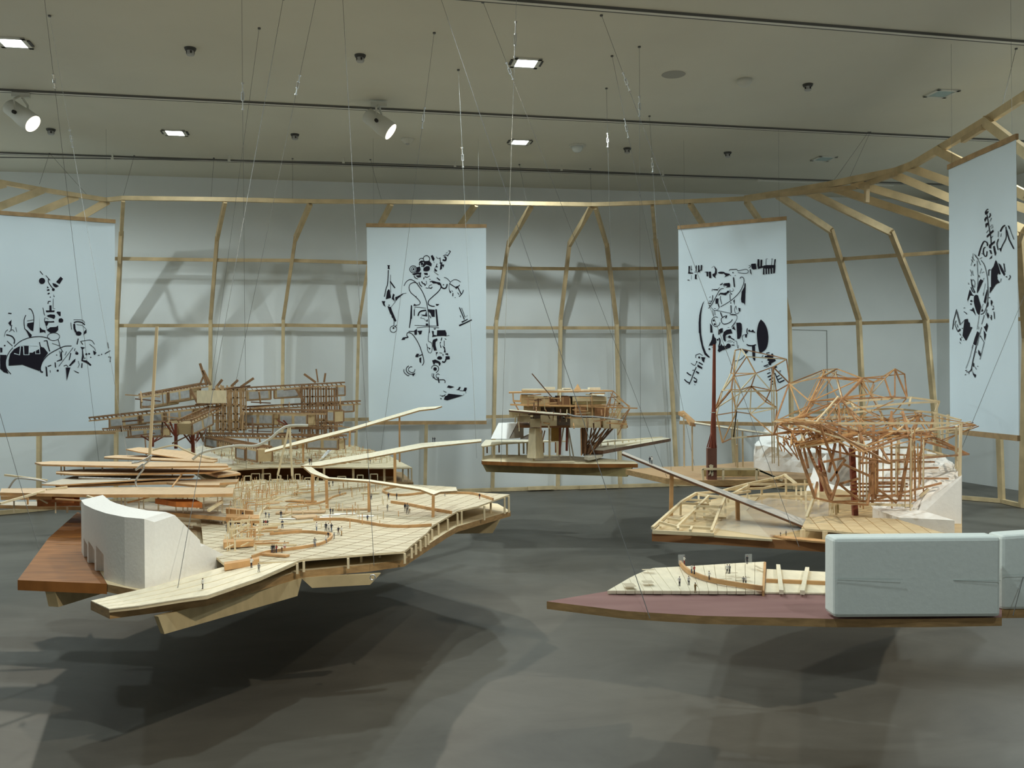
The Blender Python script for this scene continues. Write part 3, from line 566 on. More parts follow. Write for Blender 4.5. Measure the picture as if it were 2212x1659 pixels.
B3b = (1470, 690, 9.617, [
 (P,[(383,150),(415,150),(435,330),(470,530),(530,690),(610,780),(600,795),(570,785),(500,730),(450,600),(410,430),(385,220)]),(P,[(615,80),(655,130),(668,275),(618,275)]),(P,[(670,295),(690,300),(700,360),(740,400),(745,480),(720,540),(600,545),(580,575),(600,520),(650,420)]),(C,600,615,20),(L,10,[(650,580),(715,590)]),
 (C,775,422,20),(S,28,[(800,385),(820,430),(815,500),(800,540)]),(P,[(780,540),(830,545),(850,500),(870,545),(950,550),(960,590),(990,605),(870,640),(805,685),(772,650),(790,600)]),(C,997,550,50),(L,20,[(1060,533),(1120,533)]),(P,[(785,225),(830,190),(880,180),(880,265),(830,290),(785,325)]),
 (P,[(880,330),(900,260),(960,215),(1050,200),(1080,290),(1000,300),(940,330),(935,400),(945,440),(925,465),(890,420)]),(C,1020,362,30),(L,9,[(955,365),(1000,365)]),(L,22,[(1045,385),(1120,425)]),(L,7,[(970,460),(1050,470),(1100,450)]),(L,7,[(990,440),(1060,440)]),(L,10,[(1120,445),(1165,450),(1190,600)]),(L,7,[(1205,530),(1200,600)]),(C,1108,485,10),
 (P,[(1160,70),(1240,65),(1270,90),(1280,200),(1265,340),(1230,400),(1180,408)]),(P,[(1070,190),(1110,130),(1140,225)]),(L,7,[(1150,60),(1060,170)]),(L,7,[(980,165),(1015,168)]),(Q,[(1670,0),(1740,70),(1800,200),(1825,370),(1810,520),(1770,620),(1680,690),(1640,685),(1610,540),(1590,370),(1590,240),(1620,90)]),
 (S,20,[(1390,185),(1380,260),(1400,300)]),(C,1430,235,22),(C,1500,240,24),(L,22,[(1430,240),(1550,268)]),(P,[(1340,310),(1390,300),(1375,380),(1345,375)]),(S,10,[(1340,320),(1300,330),(1285,380),(1295,430),(1315,470)]),(S,26,[(1375,520),(1420,540),(1500,545),(1570,525)]),(P,[(1485,560),(1550,545),(1555,850),(1530,860),(1500,800)]),(P,[(1290,625),(1410,660),(1350,730),(1340,680)]),(S,12,[(1345,735),(1290,800),(1210,850),(1110,865)]),
 (S,24,[(85,1245),(130,1290),(190,1320)]),(S,24,[(135,1100),(180,1140),(225,1160)]),(L,18,[(180,1350),(230,1250),(270,1130),(330,990)]),(P,[(265,1270),(320,1280),(350,1240),(340,1310),(300,1320)]),(P,[(280,1190),(350,1245),(345,1260),(270,1215)]),(L,34,[(325,1080),(385,1120)]),(L,12,[(220,910),(300,960)]),(L,10,[(300,960),(350,870)]),(P,[(360,935),(460,1000),(440,1030),(350,980)]),(P,[(385,880),(470,930),(460,950),(375,905)]),(P,[(430,780),(520,790),(500,830),(490,900),(450,860)]),(L,14,[(320,800),(320,740),(400,710),(460,750)]),(C,390,790,22),(C,340,880,16),(L,14,[(250,1060),(290,1050)]),(L,12,[(290,1350),(310,1360)]),
 (P,[(1750,760),(1830,740),(1930,760),(1920,800),(1970,830),(1980,860),(1890,910),(1880,950),(1840,950),(1820,900),(1840,870),(1800,850),(1820,800),(1750,790)]),(P,[(1720,965),(1820,930),(1830,945),(1740,985)]),(L,12,[(1770,990),(1830,970)]),(P,[(1940,990),(1990,960),(2010,990),(1970,1015)]),(L,12,[(1690,780),(1720,745)]),(L,20,[(1780,700),(1850,690)]),(C,1905,730,22),(L,14,[(1700,890),(1690,870)]),
 (L,20,[(1800,1130),(1870,1100)]),(L,26,[(1810,1200),(1890,1160)]),(L,26,[(1840,1260),(1930,1210)]),(L,26,[(1870,1310),(1950,1270)]),(L,22,[(1900,1350),(1960,1320)]),(L,22,[(1960,1110),(2010,1240),(2040,1310)]),(L,18,[(2000,1190),(2060,1160)]),(L,18,[(2020,1250),(2110,1210)]),(L,26,[(2050,1310),(2160,1260)]),(L,12,[(2040,1080),(2085,1060),(2070,1100)]),(L,14,[(1840,1040),(1850,1060)]),(L,12,[(1890,1000),(1900,1100)])])
B4a = (2050, 440, 8.296, [
 (S,14,[(660,150),(690,105),(715,100)]),(P,[(650,150),(720,130),(690,190),(660,200)]),(S,16,[(745,170),(750,210),(725,250)]),(L,14,[(690,200),(705,290),(760,620),(765,720)]),(P,[(640,280),(665,240),(710,230),(680,270),(650,330)]),(P,[(660,360),(700,340),(725,370),(690,390),(665,440)]),(L,9,[(745,320),(770,255)]),(L,8,[(750,420),(785,370),(795,420),(770,445)]),(L,9,[(680,520),(720,470)]),(P,[(685,575),(800,465),(808,500),(690,610)]),(L,10,[(760,620),(795,575)]),(P,[(730,740),(830,660),(825,700),(770,750),(730,800)]),(P,[(720,770),(760,740),(765,800),(740,800)]),(L,22,[(745,830),(770,900)]),(P,[(730,1000),(780,920),(775,975)]),(P,[(800,770),(820,750),(850,890),(835,940),(815,860)]),
 (S,20,[(535,940),(560,840),(600,730),(640,675),(690,700),(700,760)]),(S,16,[(660,780),(630,800),(620,880),(650,940),(680,930),(690,850)]),(L,10,[(590,890),(630,910)]),(S,22,[(920,500),(960,420),(1005,385)]),(S,14,[(1020,410),(1025,520),(1020,620),(960,740),(935,800)]),(P,[(900,800),(940,790),(930,870)]),(S,14,[(890,630),(865,720),(885,830)]),(L,8,[(888,490),(885,600)]),(L,20,[(1030,470),(1080,640),(1170,810)]),(P,[(1055,385),(1085,400),(1105,460),(1085,455)]),(L,10,[(1100,460),(1170,640)]),(L,8,[(925,590),(940,530)]),
 (P,[(845,1005),(880,1100),(925,1260),(900,1270),(890,1240),(865,1280),(870,1350),(910,1410),(850,1440),(810,1500),(740,1610),(740,1580),(765,1500),(765,1320),(770,1180),(810,1120)]),(S,14,[(720,1290),(725,1190),(760,1190)]),(P,[(885,1060),(920,1090),(1005,1260),(985,1295),(930,1200)]),(L,14,[(980,1070),(1005,1225)]),(C,1030,1310,12),(S,14,[(1090,1280),(1100,1320),(1070,1365)]),(L,8,[(920,1400),(935,1340)]),
 (S,10,[(580,1015),(640,1100),(690,1280),(705,1450),(710,1650)]),(L,8,[(510,1020),(525,1300),(510,1600)]),(P,[(570,1350),(620,1375),(515,1600),(510,1560),(540,1400)]),(S,8,[(480,920),(520,990),(570,1100)]),(S,14,[(400,1350),(420,1480),(470,1590)]),(S,8,[(410,1390),(440,1360),(470,1420),(460,1500),(430,1450)]),(L,8,[(400,1000),(440,1050)]),(L,8,[(415,950),(460,1020)]),(L,14,[(455,1120),(470,1080)]),(L,7,[(440,890),(430,980),(400,1110)]),(L,8,[(380,1180),(410,1240),(400,1300)]),(L,7,[(590,1160),(560,1250)]),(L,7,[(640,1220),(590,1240)]),(L,12,[(540,1280),(550,1320)]),(S,8,[(640,1330),(620,1360)]),(L,8,[(350,1415),(355,1450)]),(L,7,[(460,900),(490,960),(540,990)]),(S,7,[(425,1200),(430,1260),(450,1290)]),(L,8,[(560,990),(600,960)]),(L,12,[(690,1540),(680,1650)]),(L,6,[(660,1430),(640,1540),(620,1650)])])
B4b = (2050, 620, 8.296, [
 (P,[(375,40),(420,130),(470,160),(380,150),(340,250),(350,295),(330,230),(345,160)]),(P,[(455,170),(490,135),(520,150),(575,350),(545,505),(510,470),(470,350),(450,260)]),(S,14,[(395,0),(430,80),(470,100)]),(P,[(520,0),(555,0),(510,115)]),(S,12,[(705,0),(710,140),(690,320),(640,450),(575,490)]),(P,[(690,40),(680,200),(660,300),(630,270),(650,180)]),(P,[(720,260),(710,340),(680,370),(690,300)]),(P,[(600,380),(620,430),(580,445)]),(P,[(745,0),(800,0),(740,115)]),(L,7,[(620,300),(590,380)]),(L,10,[(640,500),(590,670)]),(L,10,[(625,100),(620,150)]),
 (C,405,250,18),(C,400,305,14),(P,[(370,410),(420,400),(440,360),(490,520),(440,440)]),(L,12,[(270,440),(300,460),(325,490)]),(L,9,[(265,380),(290,370)]),(L,12,[(150,400),(100,600),(80,760)]),(L,10,[(155,430),(215,680)]),(L,10,[(140,600),(120,670),(165,790)]),(P,[(165,790),(210,740),(215,780),(170,810)]),(L,8,[(155,660),(175,730)]),(L,7,[(150,460),(200,680)]),
 (P,[(285,580),(340,570),(345,620),(375,640),(380,710),(425,720),(310,965),(250,870),(265,730),(275,650)]),(L,8,[(220,660),(290,590)]),(L,9,[(200,830),(220,870)]),(L,14,[(215,910),(220,960)]),(C,245,740,9),(C,240,900,9),(L,6,[(200,980),(220,1020)]),(L,7,[(265,960),(280,945)]),(P,[(760,225),(790,260),(770,350),(760,290)]),(L,14,[(810,380),(790,410)]),(P,[(700,450),(730,510),(710,570),(690,510)]),(L,14,[(770,500),(770,590)]),(L,11,[(815,440),(825,570)]),(L,9,[(800,330),(810,370)]),(C,735,190,10),(L,10,[(690,400),(670,500)]),(L,9,[(745,540),(760,560)]),
 (L,7,[(545,510),(510,760)]),(P,[(515,790),(545,820),(510,950),(490,1050),(440,1020),(470,910)]),(S,7,[(440,1030),(380,1270),(310,1460)]),(L,13,[(495,1050),(440,1300),(405,1490)]),(S,14,[(405,1480),(370,1520),(320,1520)]),(L,12,[(300,1500),(330,1490)]),(L,12,[(295,1580),(310,1560)]),(L,9,[(590,720),(545,870),(510,1050)]),(L,9,[(570,890),(640,990),(560,1300)]),(P,[(630,770),(675,850),(645,970),(640,900)]),(P,[(685,640),(710,690),(680,810),(630,710),(665,700)]),(L,14,[(565,870),(575,900)]),(P,[(530,1120),(550,1150),(575,1200),(565,1250),(530,1190)]),(L,18,[(445,1360),(450,1430)]),(L,8,[(470,1430),(500,1480)]),(P,[(425,1490),(450,1550),(490,1570),(475,1630),(440,1570)]),(C,520,1420,8),(C,497,1165,8),(L,10,[(420,1100),(440,1030)]),(L,9,[(410,1510),(420,1460)]),(L,9,[(365,1530),(370,1560)]),(L,7,[(540,710),(540,760)])])
banner('b1', (-62, 453), (248, 477), (-62, 943), (248, 935), 9.55, 10.33, 'white banner at the left, black print of domes, masts and a lone helmet', [B1])
banner('b2', (792, 485), (1050, 487), (797, 915), (1050, 914), 10.76, 10.82, 'white banner in the middle with a black walking figure assembled from coils and machine parts', [B2a, B2b], .007)
banner('b3', (1465, 490), (1698, 470), (1469, 914), (1704, 919), 11.0, 10.45, 'white banner right of centre, black figure with spread arms and solid oval', [B3a, B3b])
banner('b4', (2049, 359), (2196, 293), (2053, 933), (2200, 949), 8.0, 6.85, 'white banner at the right edge seen obliquely, black figure leaning along a diagonal', [B4a, B4b])
# ---------------------------------------------------------------- shared builders for the suspended models
def slab(name, pts, z, th, mats, parent, mside=None, label=None):
    m = MB(); m.slab([H(p[0], p[1], p[2] if len(p) > 2 else z) for p in pts], th, 0, None if mside is None else 1)
    o = obj(name, m, [mats] if mside is None else [mats, mside], parent)
    return tag(o, label)
def slabY(name, pts, th, mats, parent, mside=None, label=None):
    """outline given as (px, py, depth)"""
    m = MB(); m.slab([D(*p) for p in pts], th, 0, None if mside is None else 1)
    return tag(obj(name, m, [mats] if mside is None else [mats, mside], parent), label)
def post(px, py, z0, z1, w, mat_, parent, name='post'):
    p = H(px, py, z0); m = MB(); m.box((p.x, p.y, (z0 + z1) / 2), w, w, z1 - z0, .3); return obj(name, m, mat_, parent)
def hang(px, py, z1, z0, w, mat_, parent, name='post'):
    p = H(px, py, z1); m = MB(); m.box((p.x, p.y, (z0 + z1) / 2), w, w, z1 - z0, .3); return obj(name, m, mat_, parent)
def stick(a, b, w, mat_, parent, name='stick', h=None):
    return one_bar(name, a, b, w, w if h is None else h, mat_, parent)
def keel(a, b, depth, w, mat_, parent, ins=.05):
    t = (b - a).normalized(); sd = t.cross(Vector((0, 0, 1))).normalized() * (w / 2); dz = Vector((0, 0, -depth)); m = MB(); vs = []
    for s in (-1, 1):
        vs += [a + sd * s, b + sd * s, b + sd * s - t * ins + dz, a + sd * s + t * ins + dz]
    m.add(vs, [[0, 1, 2, 3], [7, 6, 5, 4], [0, 4, 5, 1], [1, 5, 6, 2], [2, 6, 7, 3], [3, 7, 4, 0]])
    return obj('keel', m, mat_, parent)
def rail(pts, z, w, h, mat_, parent, name='curved_rail'):
    q = catmull(pts, 5); m = MB(); m.ribbon([z(p[0], p[1]) if callable(z) else H(p[0], p[1], z) for p in q], w, h); return obj(name, m, mat_, parent)
def walkway(pts, th, parent, posts=(), mat_=BALSA_P, under=SLABW, label=None, pw=.014):
    """pts: outline as (px, py, depth)"""
    e = empty('walkway', D(*pts[0]), None, parent=parent); tag(e, label)
    slabY('deck', pts, th, mat_, e, under)
    for (x0, y0, Y), (x1, y1) in posts:
        a = D(x0, y0, Y); b = D(x1, y1, Y); one_bar('post', a - Vector((0, 0, .004)), Vector((a.x + (b.x - a.x) * .5, a.y, b.z)), pw, pw, OBECHE, e)
    return e
# ================================================================= model A: big platform at the left
MA = empty('platform_model', H(560, 1150, .66), 'largest suspended model, left: pointed deck with terraces, walkways and white foam wall', 'architectural model', 'suspended architectural models')
def za(px):
    if px < 640: return .70 + .05 * max(0, (px - 198) / 442)
    return .75 + .06 * max(0, min(1, (px - 874) / 227))
DECKA = grid_mat('scored_deck', (.64, .57, .42), (.42, .35, .25), .115, .075, .42, .06, .14)
_h1, _h2, _tp = H(874, 1191, .75), H(898, 1047, .75), H(1101, 1068, .81)
_pn = (_h2 - _h1).cross(_tp - _h1).normalized(); _hd = (_h2 - _h1)
def HA(px, py, dz=0.0):
    """point on the big deck: level, then tilted up past the hinge line"""
    p = H(px, py, .75)
    if _hd.x * (p.y - _h1.y) - _hd.y * (p.x - _h1.x) < 0:
        d = ray(px, py); p = CAM + d * ((_h1 - CAM).dot(_pn) / d.dot(_pn))
    return p + Vector((0, 0, dz))
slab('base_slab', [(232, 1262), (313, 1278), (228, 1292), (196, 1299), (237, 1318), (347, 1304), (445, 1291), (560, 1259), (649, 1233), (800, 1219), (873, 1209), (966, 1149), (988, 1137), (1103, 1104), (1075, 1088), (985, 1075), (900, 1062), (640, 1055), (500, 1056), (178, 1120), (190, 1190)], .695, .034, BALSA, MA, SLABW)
slab('mahogany_plank', [(38, 1253), (105, 1162), (168, 1106), (184, 1116), (192, 1196), (231, 1261)], .697, .045, MAHOG, MA, label='red-brown stained plank at the outer end of the model')
KEELW = mat('keel_ply', (.52, .41, .23), .6, .15, 9, (1, 3, 1))
# prow: long strips of veneer
EL = [(196, 1297), (228, 1290), (334, 1266), (483, 1224), (600, 1190), (655, 1176)]     # inner edge
ER = [(236, 1315), (300, 1308), (395, 1293), (448, 1286), (560, 1248), (642, 1212)]     # outer edge
for k in range(4):
    L_, R_ = [], []
    for i in range(6):
        a, b = Vector(EL[i]), Vector(ER[i]); p, q = a.lerp(b, k / 4 + .012), a.lerp(b, (k + 1) / 4 - .012)
        L_.append((p.x, p.y, za(p.x))); R_.append((q.x, q.y, za(q.x)))
    slab('prow_plank', L_ + R_[::-1], 0, .004 + .05 * 0, BALSA_P, MA)
slab('prow_edge', [(p[0], p[1] + 1.5, za(p[0]) - .004) for p in ER[::-1]] + [(p[0], p[1], za(p[0]) - .004) for p in EL[1:]], 0, .012, BALSA, MA)
for part_ in ([(640, 1212), (655, 1208), (800, 1196), (874, 1191), (898, 1047), (760, 1041), (640, 1036), (505, 1040), (430, 1090), (440, 1180), (483, 1217)], [(874, 1191), (888, 1178), (922, 1151), (934, 1136), (945, 1129), (989, 1103), (1033, 1093), (1101, 1068), (985, 1061), (986, 1052), (898, 1047)]):
    m = MB(); m.slab([HA(x, y) for x, y in part_], .010, 0, 1); obj('deck', m, [DECKA, BALSA], MA)
for px, py in ((642, 1213), (656, 1209), (752, 1202), (874, 1192), (889, 1180), (898, 1172), (908, 1164), (919, 1155), (925, 1150), (933, 1140), (947, 1129), (967, 1118), (988, 1106), (997, 1102), (1046, 1090), (1090, 1073), (1099, 1070), (1060, 1075), (780, 1190), (820, 1180)):
    p = HA(px, py); m = MB(); m.box((p.x, p.y, (p.z - .008 + .694) / 2), .011, .011, p.z - .008 - .694, .3); obj('post', m, BALSA, MA)
m = MB(); pts_ = [H(x, y, .705) for x, y in ((520, 1120), (700, 1160), (860, 1130), (960, 1095), (1060, 1082))]
for a, b in zip(pts_, pts_[1:]): m.bar(a, b, .012, .05)
obj('dark_panel', m, MAHOG, MA)
keel(H(337, 1331, .662), H(648, 1249, .662), .075, .024, KEELW, MA, .03); keel(H(650, 1247, .662), H(822, 1238, .662), .05, .024, KEELW, MA, .05)
a = H(108, 1276, .655); keel(a, a + Vector((.45, 1.5, 0)), .075, .055, KEELW, MA, .02)
keel(Vector((-.085, 6.08, .662)), Vector((-.55, 6.05, .662)), .088, .022, KEELW, MA, .05)
for x, y, Y in ((371, 1338, 3.74), (806, 1246, 4.18)):
    p = D(x, y, Y); m = MB(); m.tube([p + Vector((.012 * math.cos(t), -.012, .012 * math.sin(t))) for t in [k * .7854 for k in range(9)]], .003, 5); obj('hook', m, STEEL, MA)
slab('edge_beam', [(484, 1214), (560, 1203), (560, 1207), (485, 1219)], .765, .028, OBECHE, MA)
# ---- foam wall
def foam_obj(name, vs, fs, parent, label=None, bev=.004):
    m = MB(); m.add(vs, fs); return tag(obj(name, m, FOAM, parent, bev=bev), label)
base = [(176, 1193), (183, 1208), (204, 1231), (231, 1254), (270, 1266), (313, 1274), (335, 1270)]
tops = [(172, 1080), (190, 1090), (206, 1100), (222, 1109), (262, 1117), (310, 1121), (331, 1128)]
prof = [(0, 0), (.13, .012), (.30, -.125), (.305, -.155), (.34, -.155), (.50, -.235), (.50, None)]     # along the depth, height relative to the front rim
dirs = [Vector((.16 + .10 * (1 - i / 6), .47, 0)).normalized() for i in range(7)]
vs = []; NB = len(prof)
for i in range(7):
    b0 = H(*base[i], .695); ztop = D(*tops[i], b0.y).z
    vs.append(b0)
    for t, dz in prof:
        q = b0 + dirs[i] * t; q.z = .695 if dz is None else max(.70, ztop + dz); vs.append(q)
fs = []; K = NB + 1
for i in range(6):
    for k in range(K):
        k2 = (k + 1) % K
        fs.append([i * K + k, (i + 1) * K + k, (i + 1) * K + k2, i * K + k2])
fs.append([k for k in range(K)]); fs.append([6 * K + k for k in range(K)][::-1])
fo = foam_obj('foam_wall', vs, fs, MA, 'white foam wall with stepped back and three small wedge niches', 0)
cm = MB()
for (x0, y0), (x1, y1), ht in (((183, 1206), (192, 1216), .105), ((194, 1219), (211, 1233), .115), ((213, 1236), (230, 1250), .125)):
    a, b = H(x0, y0, .69), H(x1, y1, .69); t = (b - a); n = Vector((-t.y, t.x, 0)).normalized()
    if n.y < 0: n = -n
    f0, f1 = a - n * .03, b - n * .03; g0, g1 = a + n * .012, b + n * .075
    up = Vector((0, 0, ht)); cm.add([f0, f1, g1, g0, f0 + up, f1 + up * .86, g1 + up * .86, g0 + up], BOXF)
cut = obj('cutter', cm, FOAM)
bo = fo.modifiers.new('niches', 'BOOLEAN'); bo.operation = 'DIFFERENCE'; bo.object = cut; bo.solver = 'EXACT'
bpy.context.view_layer.update()
me2 = bpy.data.meshes.new_from_object(fo.evaluated_get(bpy.context.evaluated_depsgraph_get()))
fo.modifiers.clear(); fo.data = me2; bpy.data.objects.remove(cut, do_unlink=True)
bv = fo.modifiers.new('bevel', 'BEVEL'); bv.width = .004; bv.segments = 2; bv.limit_method = 'ANGLE'
# ---- long layered terraces at the left
TE = empty('terrace_stack', H(250, 1080, .80), None, parent=MA); tag(TE, 'stack of long thin tan terraces on slender posts')
VEN = mat('tan_veneer', (.60, .43, .26), .6, .1, 12, (4, 1, 1))
GREYV = mat('grey_veneer', (.50, .45, .36), .6, .12, 12, (4, 1, 1))
def terr(pts, z, th=.014, mt=VEN): return slab('terrace', pts, z, th, mt, TE, OBECHE)
terr([(-40, 1084), (300, 1082), (480, 1106), (488, 1117), (230, 1096), (-40, 1090)], .80, .022, GREYV)
terr([(3, 1055), (300, 1052), (505, 1053), (503, 1066), (410, 1068), (200, 1068), (0, 1064)], .93, .018)
terr([(1, 1066), (110, 1068), (112, 1071), (2, 1072)], .912, .022)
terr([(75, 999), (110, 996), (250, 997), (370, 998), (490, 1001), (493, 1006), (320, 1008), (90, 1003)], 1.03, .012)
terr([(121, 1018), (160, 1014), (480, 1007), (500, 1010), (455, 1020), (300, 1023), (160, 1024), (121, 1021)], .985, .011)
terr([(90, 1046), (160, 1028), (300, 1026), (420, 1027), (415, 1031), (340, 1034), (130, 1047)], .95, .008, GREYV)
terr([(130, 1042), (300, 1036), (515, 1035), (512, 1041), (475, 1043), (474, 1048), (420, 1048), (360, 1042), (300, 1043), (120, 1049)], .93, .014)
terr([(225, 986), (250, 983), (345, 984), (470, 994), (460, 998), (330, 993), (225, 988)], 1.0, .010)
terr([(272, 970, 1.06), (300, 966, 1.06), (400, 974, 1.03), (470, 991, 1.0), (400, 991, 1.0), (300, 976, 1.04)], 0, .008)
terr([(455, 1012), (510, 1018), (520, 1022), (470, 1028), (440, 1019)], .95, .014)
for x in (132, 139, 181, 221, 290, 372): hang(x, 1005, 1.02, .95, .008, BALSA, TE)
for x, y in ((30, 1067), (120, 1067), (145, 1066), (230, 1066), (270, 1066), (342, 1066), (380, 1065), (395, 1066), (405, 1065), (440, 1064), (470, 1065), (480, 1066), (262, 1058), (310, 1058), (425, 1058), (300, 1060)): hang(x, y, .915, .80, .010 if x in (145, 342, 480) else .007, BALSA_P, TE)
for x, y in ((240, 1090), (342, 1100), (482, 1112), (455, 1108)): hang(x, y, .80, .70, .010, BALSA, TE)
ORNG = mat('orange_stain', (.55, .17, .035), .5, .3, 20)
slabY('orange_block', [(80, 1072, 5.7), (172, 1072, 5.6), (172, 1078, 5.5), (80, 1080, 5.6)], .04, ORNG, TE, label='orange stained block under the terraces')
slabY('orange_block', [(335, 1077, 5.5), (420, 1078, 5.45), (437, 1086, 5.3), (380, 1084, 5.35)], .03, ORNG, TE, label='orange stained block under the terraces')
slabY('orange_block', [(110, 1074, 5.5), (150, 1070, 5.5), (160, 1076, 5.4)], .03, ORNG, TE)
for a, b, w in (((0, 1088, 5.2), (95, 1061, 5.5), .012), ((70, 1069, 5.5), (103, 1087, 5.5), .009), ((10, 1026, 6.0), (102, 1038, 6.0), .012), ((120, 1078, 5.3), (228, 1085, 5.2), .008), ((275, 1086, 5.4), (322, 1074, 5.5), .008), ((188, 1072, 5.3), (226, 1084, 5.2), .012), ((60, 1090, 5.3), (60, 1075, 5.3), .008), ((100, 1058, 5.6), (145, 1052, 5.7), .012), ((372, 1052, 5.8), (400, 1015, 6.2), .008), ((450, 1103, 5.3), (480, 1083, 5.4), .016)):
    stick(D(*a), D(*b), w, BALSA if w > .008 else OBECHE, TE, 'brace')
for pts in ([(297, 1054), (293, 1042), (299, 1028), (310, 1013), (308, 1003), (293, 1016)], [(293, 1016), (312, 1003), (322, 994), (327, 984)], [(285, 1000), (300, 998), (318, 990), (328, 983)], [(18, 1056), (30, 1038), (42, 1033), (75, 1036), (100, 1041)], [(170, 1032), (230, 1034), (282, 1035)]):
    m = MB(); m.tube([D(p.x, p.y, 5.75) for p in catmull(pts, 5)], .006, 6); obj('silver_tube', m, STEEL, TE, True)
m = MB(); m.tube([D(p.x, p.y, 6.9) for p in catmull([(416, 992), (436, 978), (461, 971), (510, 963), (551, 963), (580, 950), (604, 930), (624, 920), (665, 919)], 5)], .010, 8); obj('white_tube', m, LAMPW, MA, True)
for a, b in (((624, 923), (600, 1026)), ((626, 923), (631, 1028))): stick(D(*a, 6.9), D(*b, 6.9), .013, BALSA, MA, 'tube_leg')
m = MB(); m.tube([D(p.x, p.y, 6.9) for p in catmull([(330, 972), (375, 962), (395, 970), (430, 985), (455, 990)], 5)], .007, 6); obj('bent_strip', m, BALSA, MA)
stick(D(339, 705, 7.0), D(323, 992, 7.0), .020, mat('pale_pole', (.74, .58, .36), .6), MA, 'tall_pole', .012)
# crumpled clear plastic
m = MB(); gp = [[(420, 952), (432, 958), (440, 965), (470, 985)], [(424, 985), (445, 982), (470, 990), (500, 992)], [(440, 1000), (470, 1002), (485, 1006), (512, 1000)]]
vs = [D(x, y, 7.5 - .25 * j + .08 * ((i * 7 + j * 3) % 3)) for j, r in enumerate(gp) for i, (x, y) in enumerate(r)]
m.add(vs, [[j * 4 + i, j * 4 + i + 1, j * 4 + 5 + i, j * 4 + 4 + i] for j in range(2) for i in range(3)]); o = obj('plastic_sheet', m, CLEAR, MA); sm = o.modifiers.new('thickness', 'SOLIDIFY'); sm.thickness = .004
# ---- curved rails, cards and small planks on the deck
for pts, h in (([(545, 1206), (580, 1195), (640, 1187), (690, 1178), (712, 1167), (716, 1158), (700, 1154), (655, 1151), (610, 1154), (583, 1156)], .014), ([(677, 1125), (710, 1124), (750, 1125), (800, 1133), (830, 1138), (870, 1140), (932, 1137)], .016), ([(845, 1087), (880, 1092), (930, 1102), (975, 1110)], .018), ([(865, 1052), (845, 1055), (828, 1061), (832, 1066), (850, 1071), (880, 1071), (920, 1066)], .016), ([(950, 1067), (1000, 1067), (1030, 1070), (1065, 1081)], .016), ([(575, 1099), (620, 1098), (660, 1094), (700, 1085), (720, 1075), (747, 1067)], .012)):
    rail(pts, HA, .010, h, OBECHE, MA)
for pts in ([(555, 1150), (560, 1115), (575, 1095), (600, 1078), (640, 1069)], [(560, 1078), (600, 1075), (680, 1064), (800, 1052)], [(555, 1140), (600, 1135), (680, 1128)], [(520, 1178), (560, 1178), (640, 1179)], [(610, 1118), (660, 1104), (760, 1100)], [(520, 1050), (580, 1044), (640, 1043)], [(598, 1060), (640, 1054), (660, 1050)]):
    rail(pts, .75, .012, .008, BALSA, MA, 'thin_rail')
for x, y, w, d, rz, mt in ((695, 1118, .12, .04, .2, WHITE), (715, 1113, .11, .035, .4, WHITE), (745, 1110, .13, .04, .1, WHITE), (790, 1115, .10, .04, 0, WHITE), (648, 1092, .09, .03, 0, WHITE), (625, 1121, .12, .03, 0, WHITE), (516, 1134, .11, .04, .2, WHITE), (492, 1090, .1, .04, 0, WHITE), (532, 1077, .09, .03, 0, WHITE), (672, 1049, .09, .04, 0, WHITE), (650, 1084, .22, .07, -.5, OBECHE), (595, 1201, .14, .03, -.4, OBECHE), (800, 1067, .13, .03, 0, BALSA), (650, 1108, .3, .08, .1, VEN), (612, 1147, .2, .03, .1, VEN), (660, 1118, .14, .12, .5, VEN), (560, 1142, .2, .03, .1, OBECHE), (760, 1102, .2, .03, .05, VEN)):
    p = H(x, y, .752); m = MB(); m.box((p.x, p.y, .753 if mt is WHITE else .757), w, d, .003 if mt is WHITE else .010, rz); obj('card' if mt is WHITE else 'loose_plank', m, mt, MA)
for pts, z in (([(490, 1110), (560, 1112), (560, 1120), (488, 1117)], .79), ([(482, 1165), (548, 1163), (548, 1167), (483, 1172)], .785), ([(488, 1096), (548, 1102), (546, 1104), (488, 1099)], .80)):
    slab('low_wall', pts, z, .03, OBECHE, MA)
# ---- forest of balsa sticks and little frames on the deck
random.seed(11)
STK = []
for k in range(5):
    m = MB(); m.box((0, 0, .5), 1, 1, 1); me = bpy.data.meshes.new('stick'); me.from_pydata(m.v, [], m.f); me.materials.append((BALSA, OBECHE, BALSA, OBECHE, PINE)[k]); STK.append(me)
def deck_stick(x, y, z, h, w, parent, k=None, rz=0, tilt=0):
    p = H(x, y, z); o = bpy.data.objects.new('stick', STK[random.randrange(5) if k is None else k]); COL.objects.link(o); o.parent = parent
    o.location = p - world_loc(parent); o.scale = (w, w, h); o.rotation_euler = (tilt, tilt * .5, rz); return o
def on_deck(region, n, z, hr, w, parent):
    for _ in range(n):
        a, b, c, d = region; u, v = random.random(), random.random()
        x = (a[0] * (1 - u) + b[0] * u) * (1 - v) + (d[0] * (1 - u) + c[0] * u) * v; y = (a[1] * (1 - u) + b[1] * u) * (1 - v) + (d[1] * (1 - u) + c[1] * u) * v
        deck_stick(x, y, z, random.uniform(*hr), w, parent, tilt=random.uniform(-.06, .06))
ST = empty('stick_forest', H(590, 1080, .75), None, parent=MA)
on_deck(((510, 1042), (660, 1040), (640, 1075), (500, 1090)), 120, .75, (.025, .065), .004, ST)
on_deck(((500, 1080), (600, 1062), (580, 1110), (490, 1125)), 46, .75, (.03, .08), .0045, ST)
on_deck(((480, 1125), (560, 1118), (560, 1180), (480, 1200)), 40, .75, (.03, .08), .0045, ST)
on_deck(((660, 1042), (860, 1050), (800, 1080), (660, 1065)), 40, .75, (.02, .06), .004, ST)
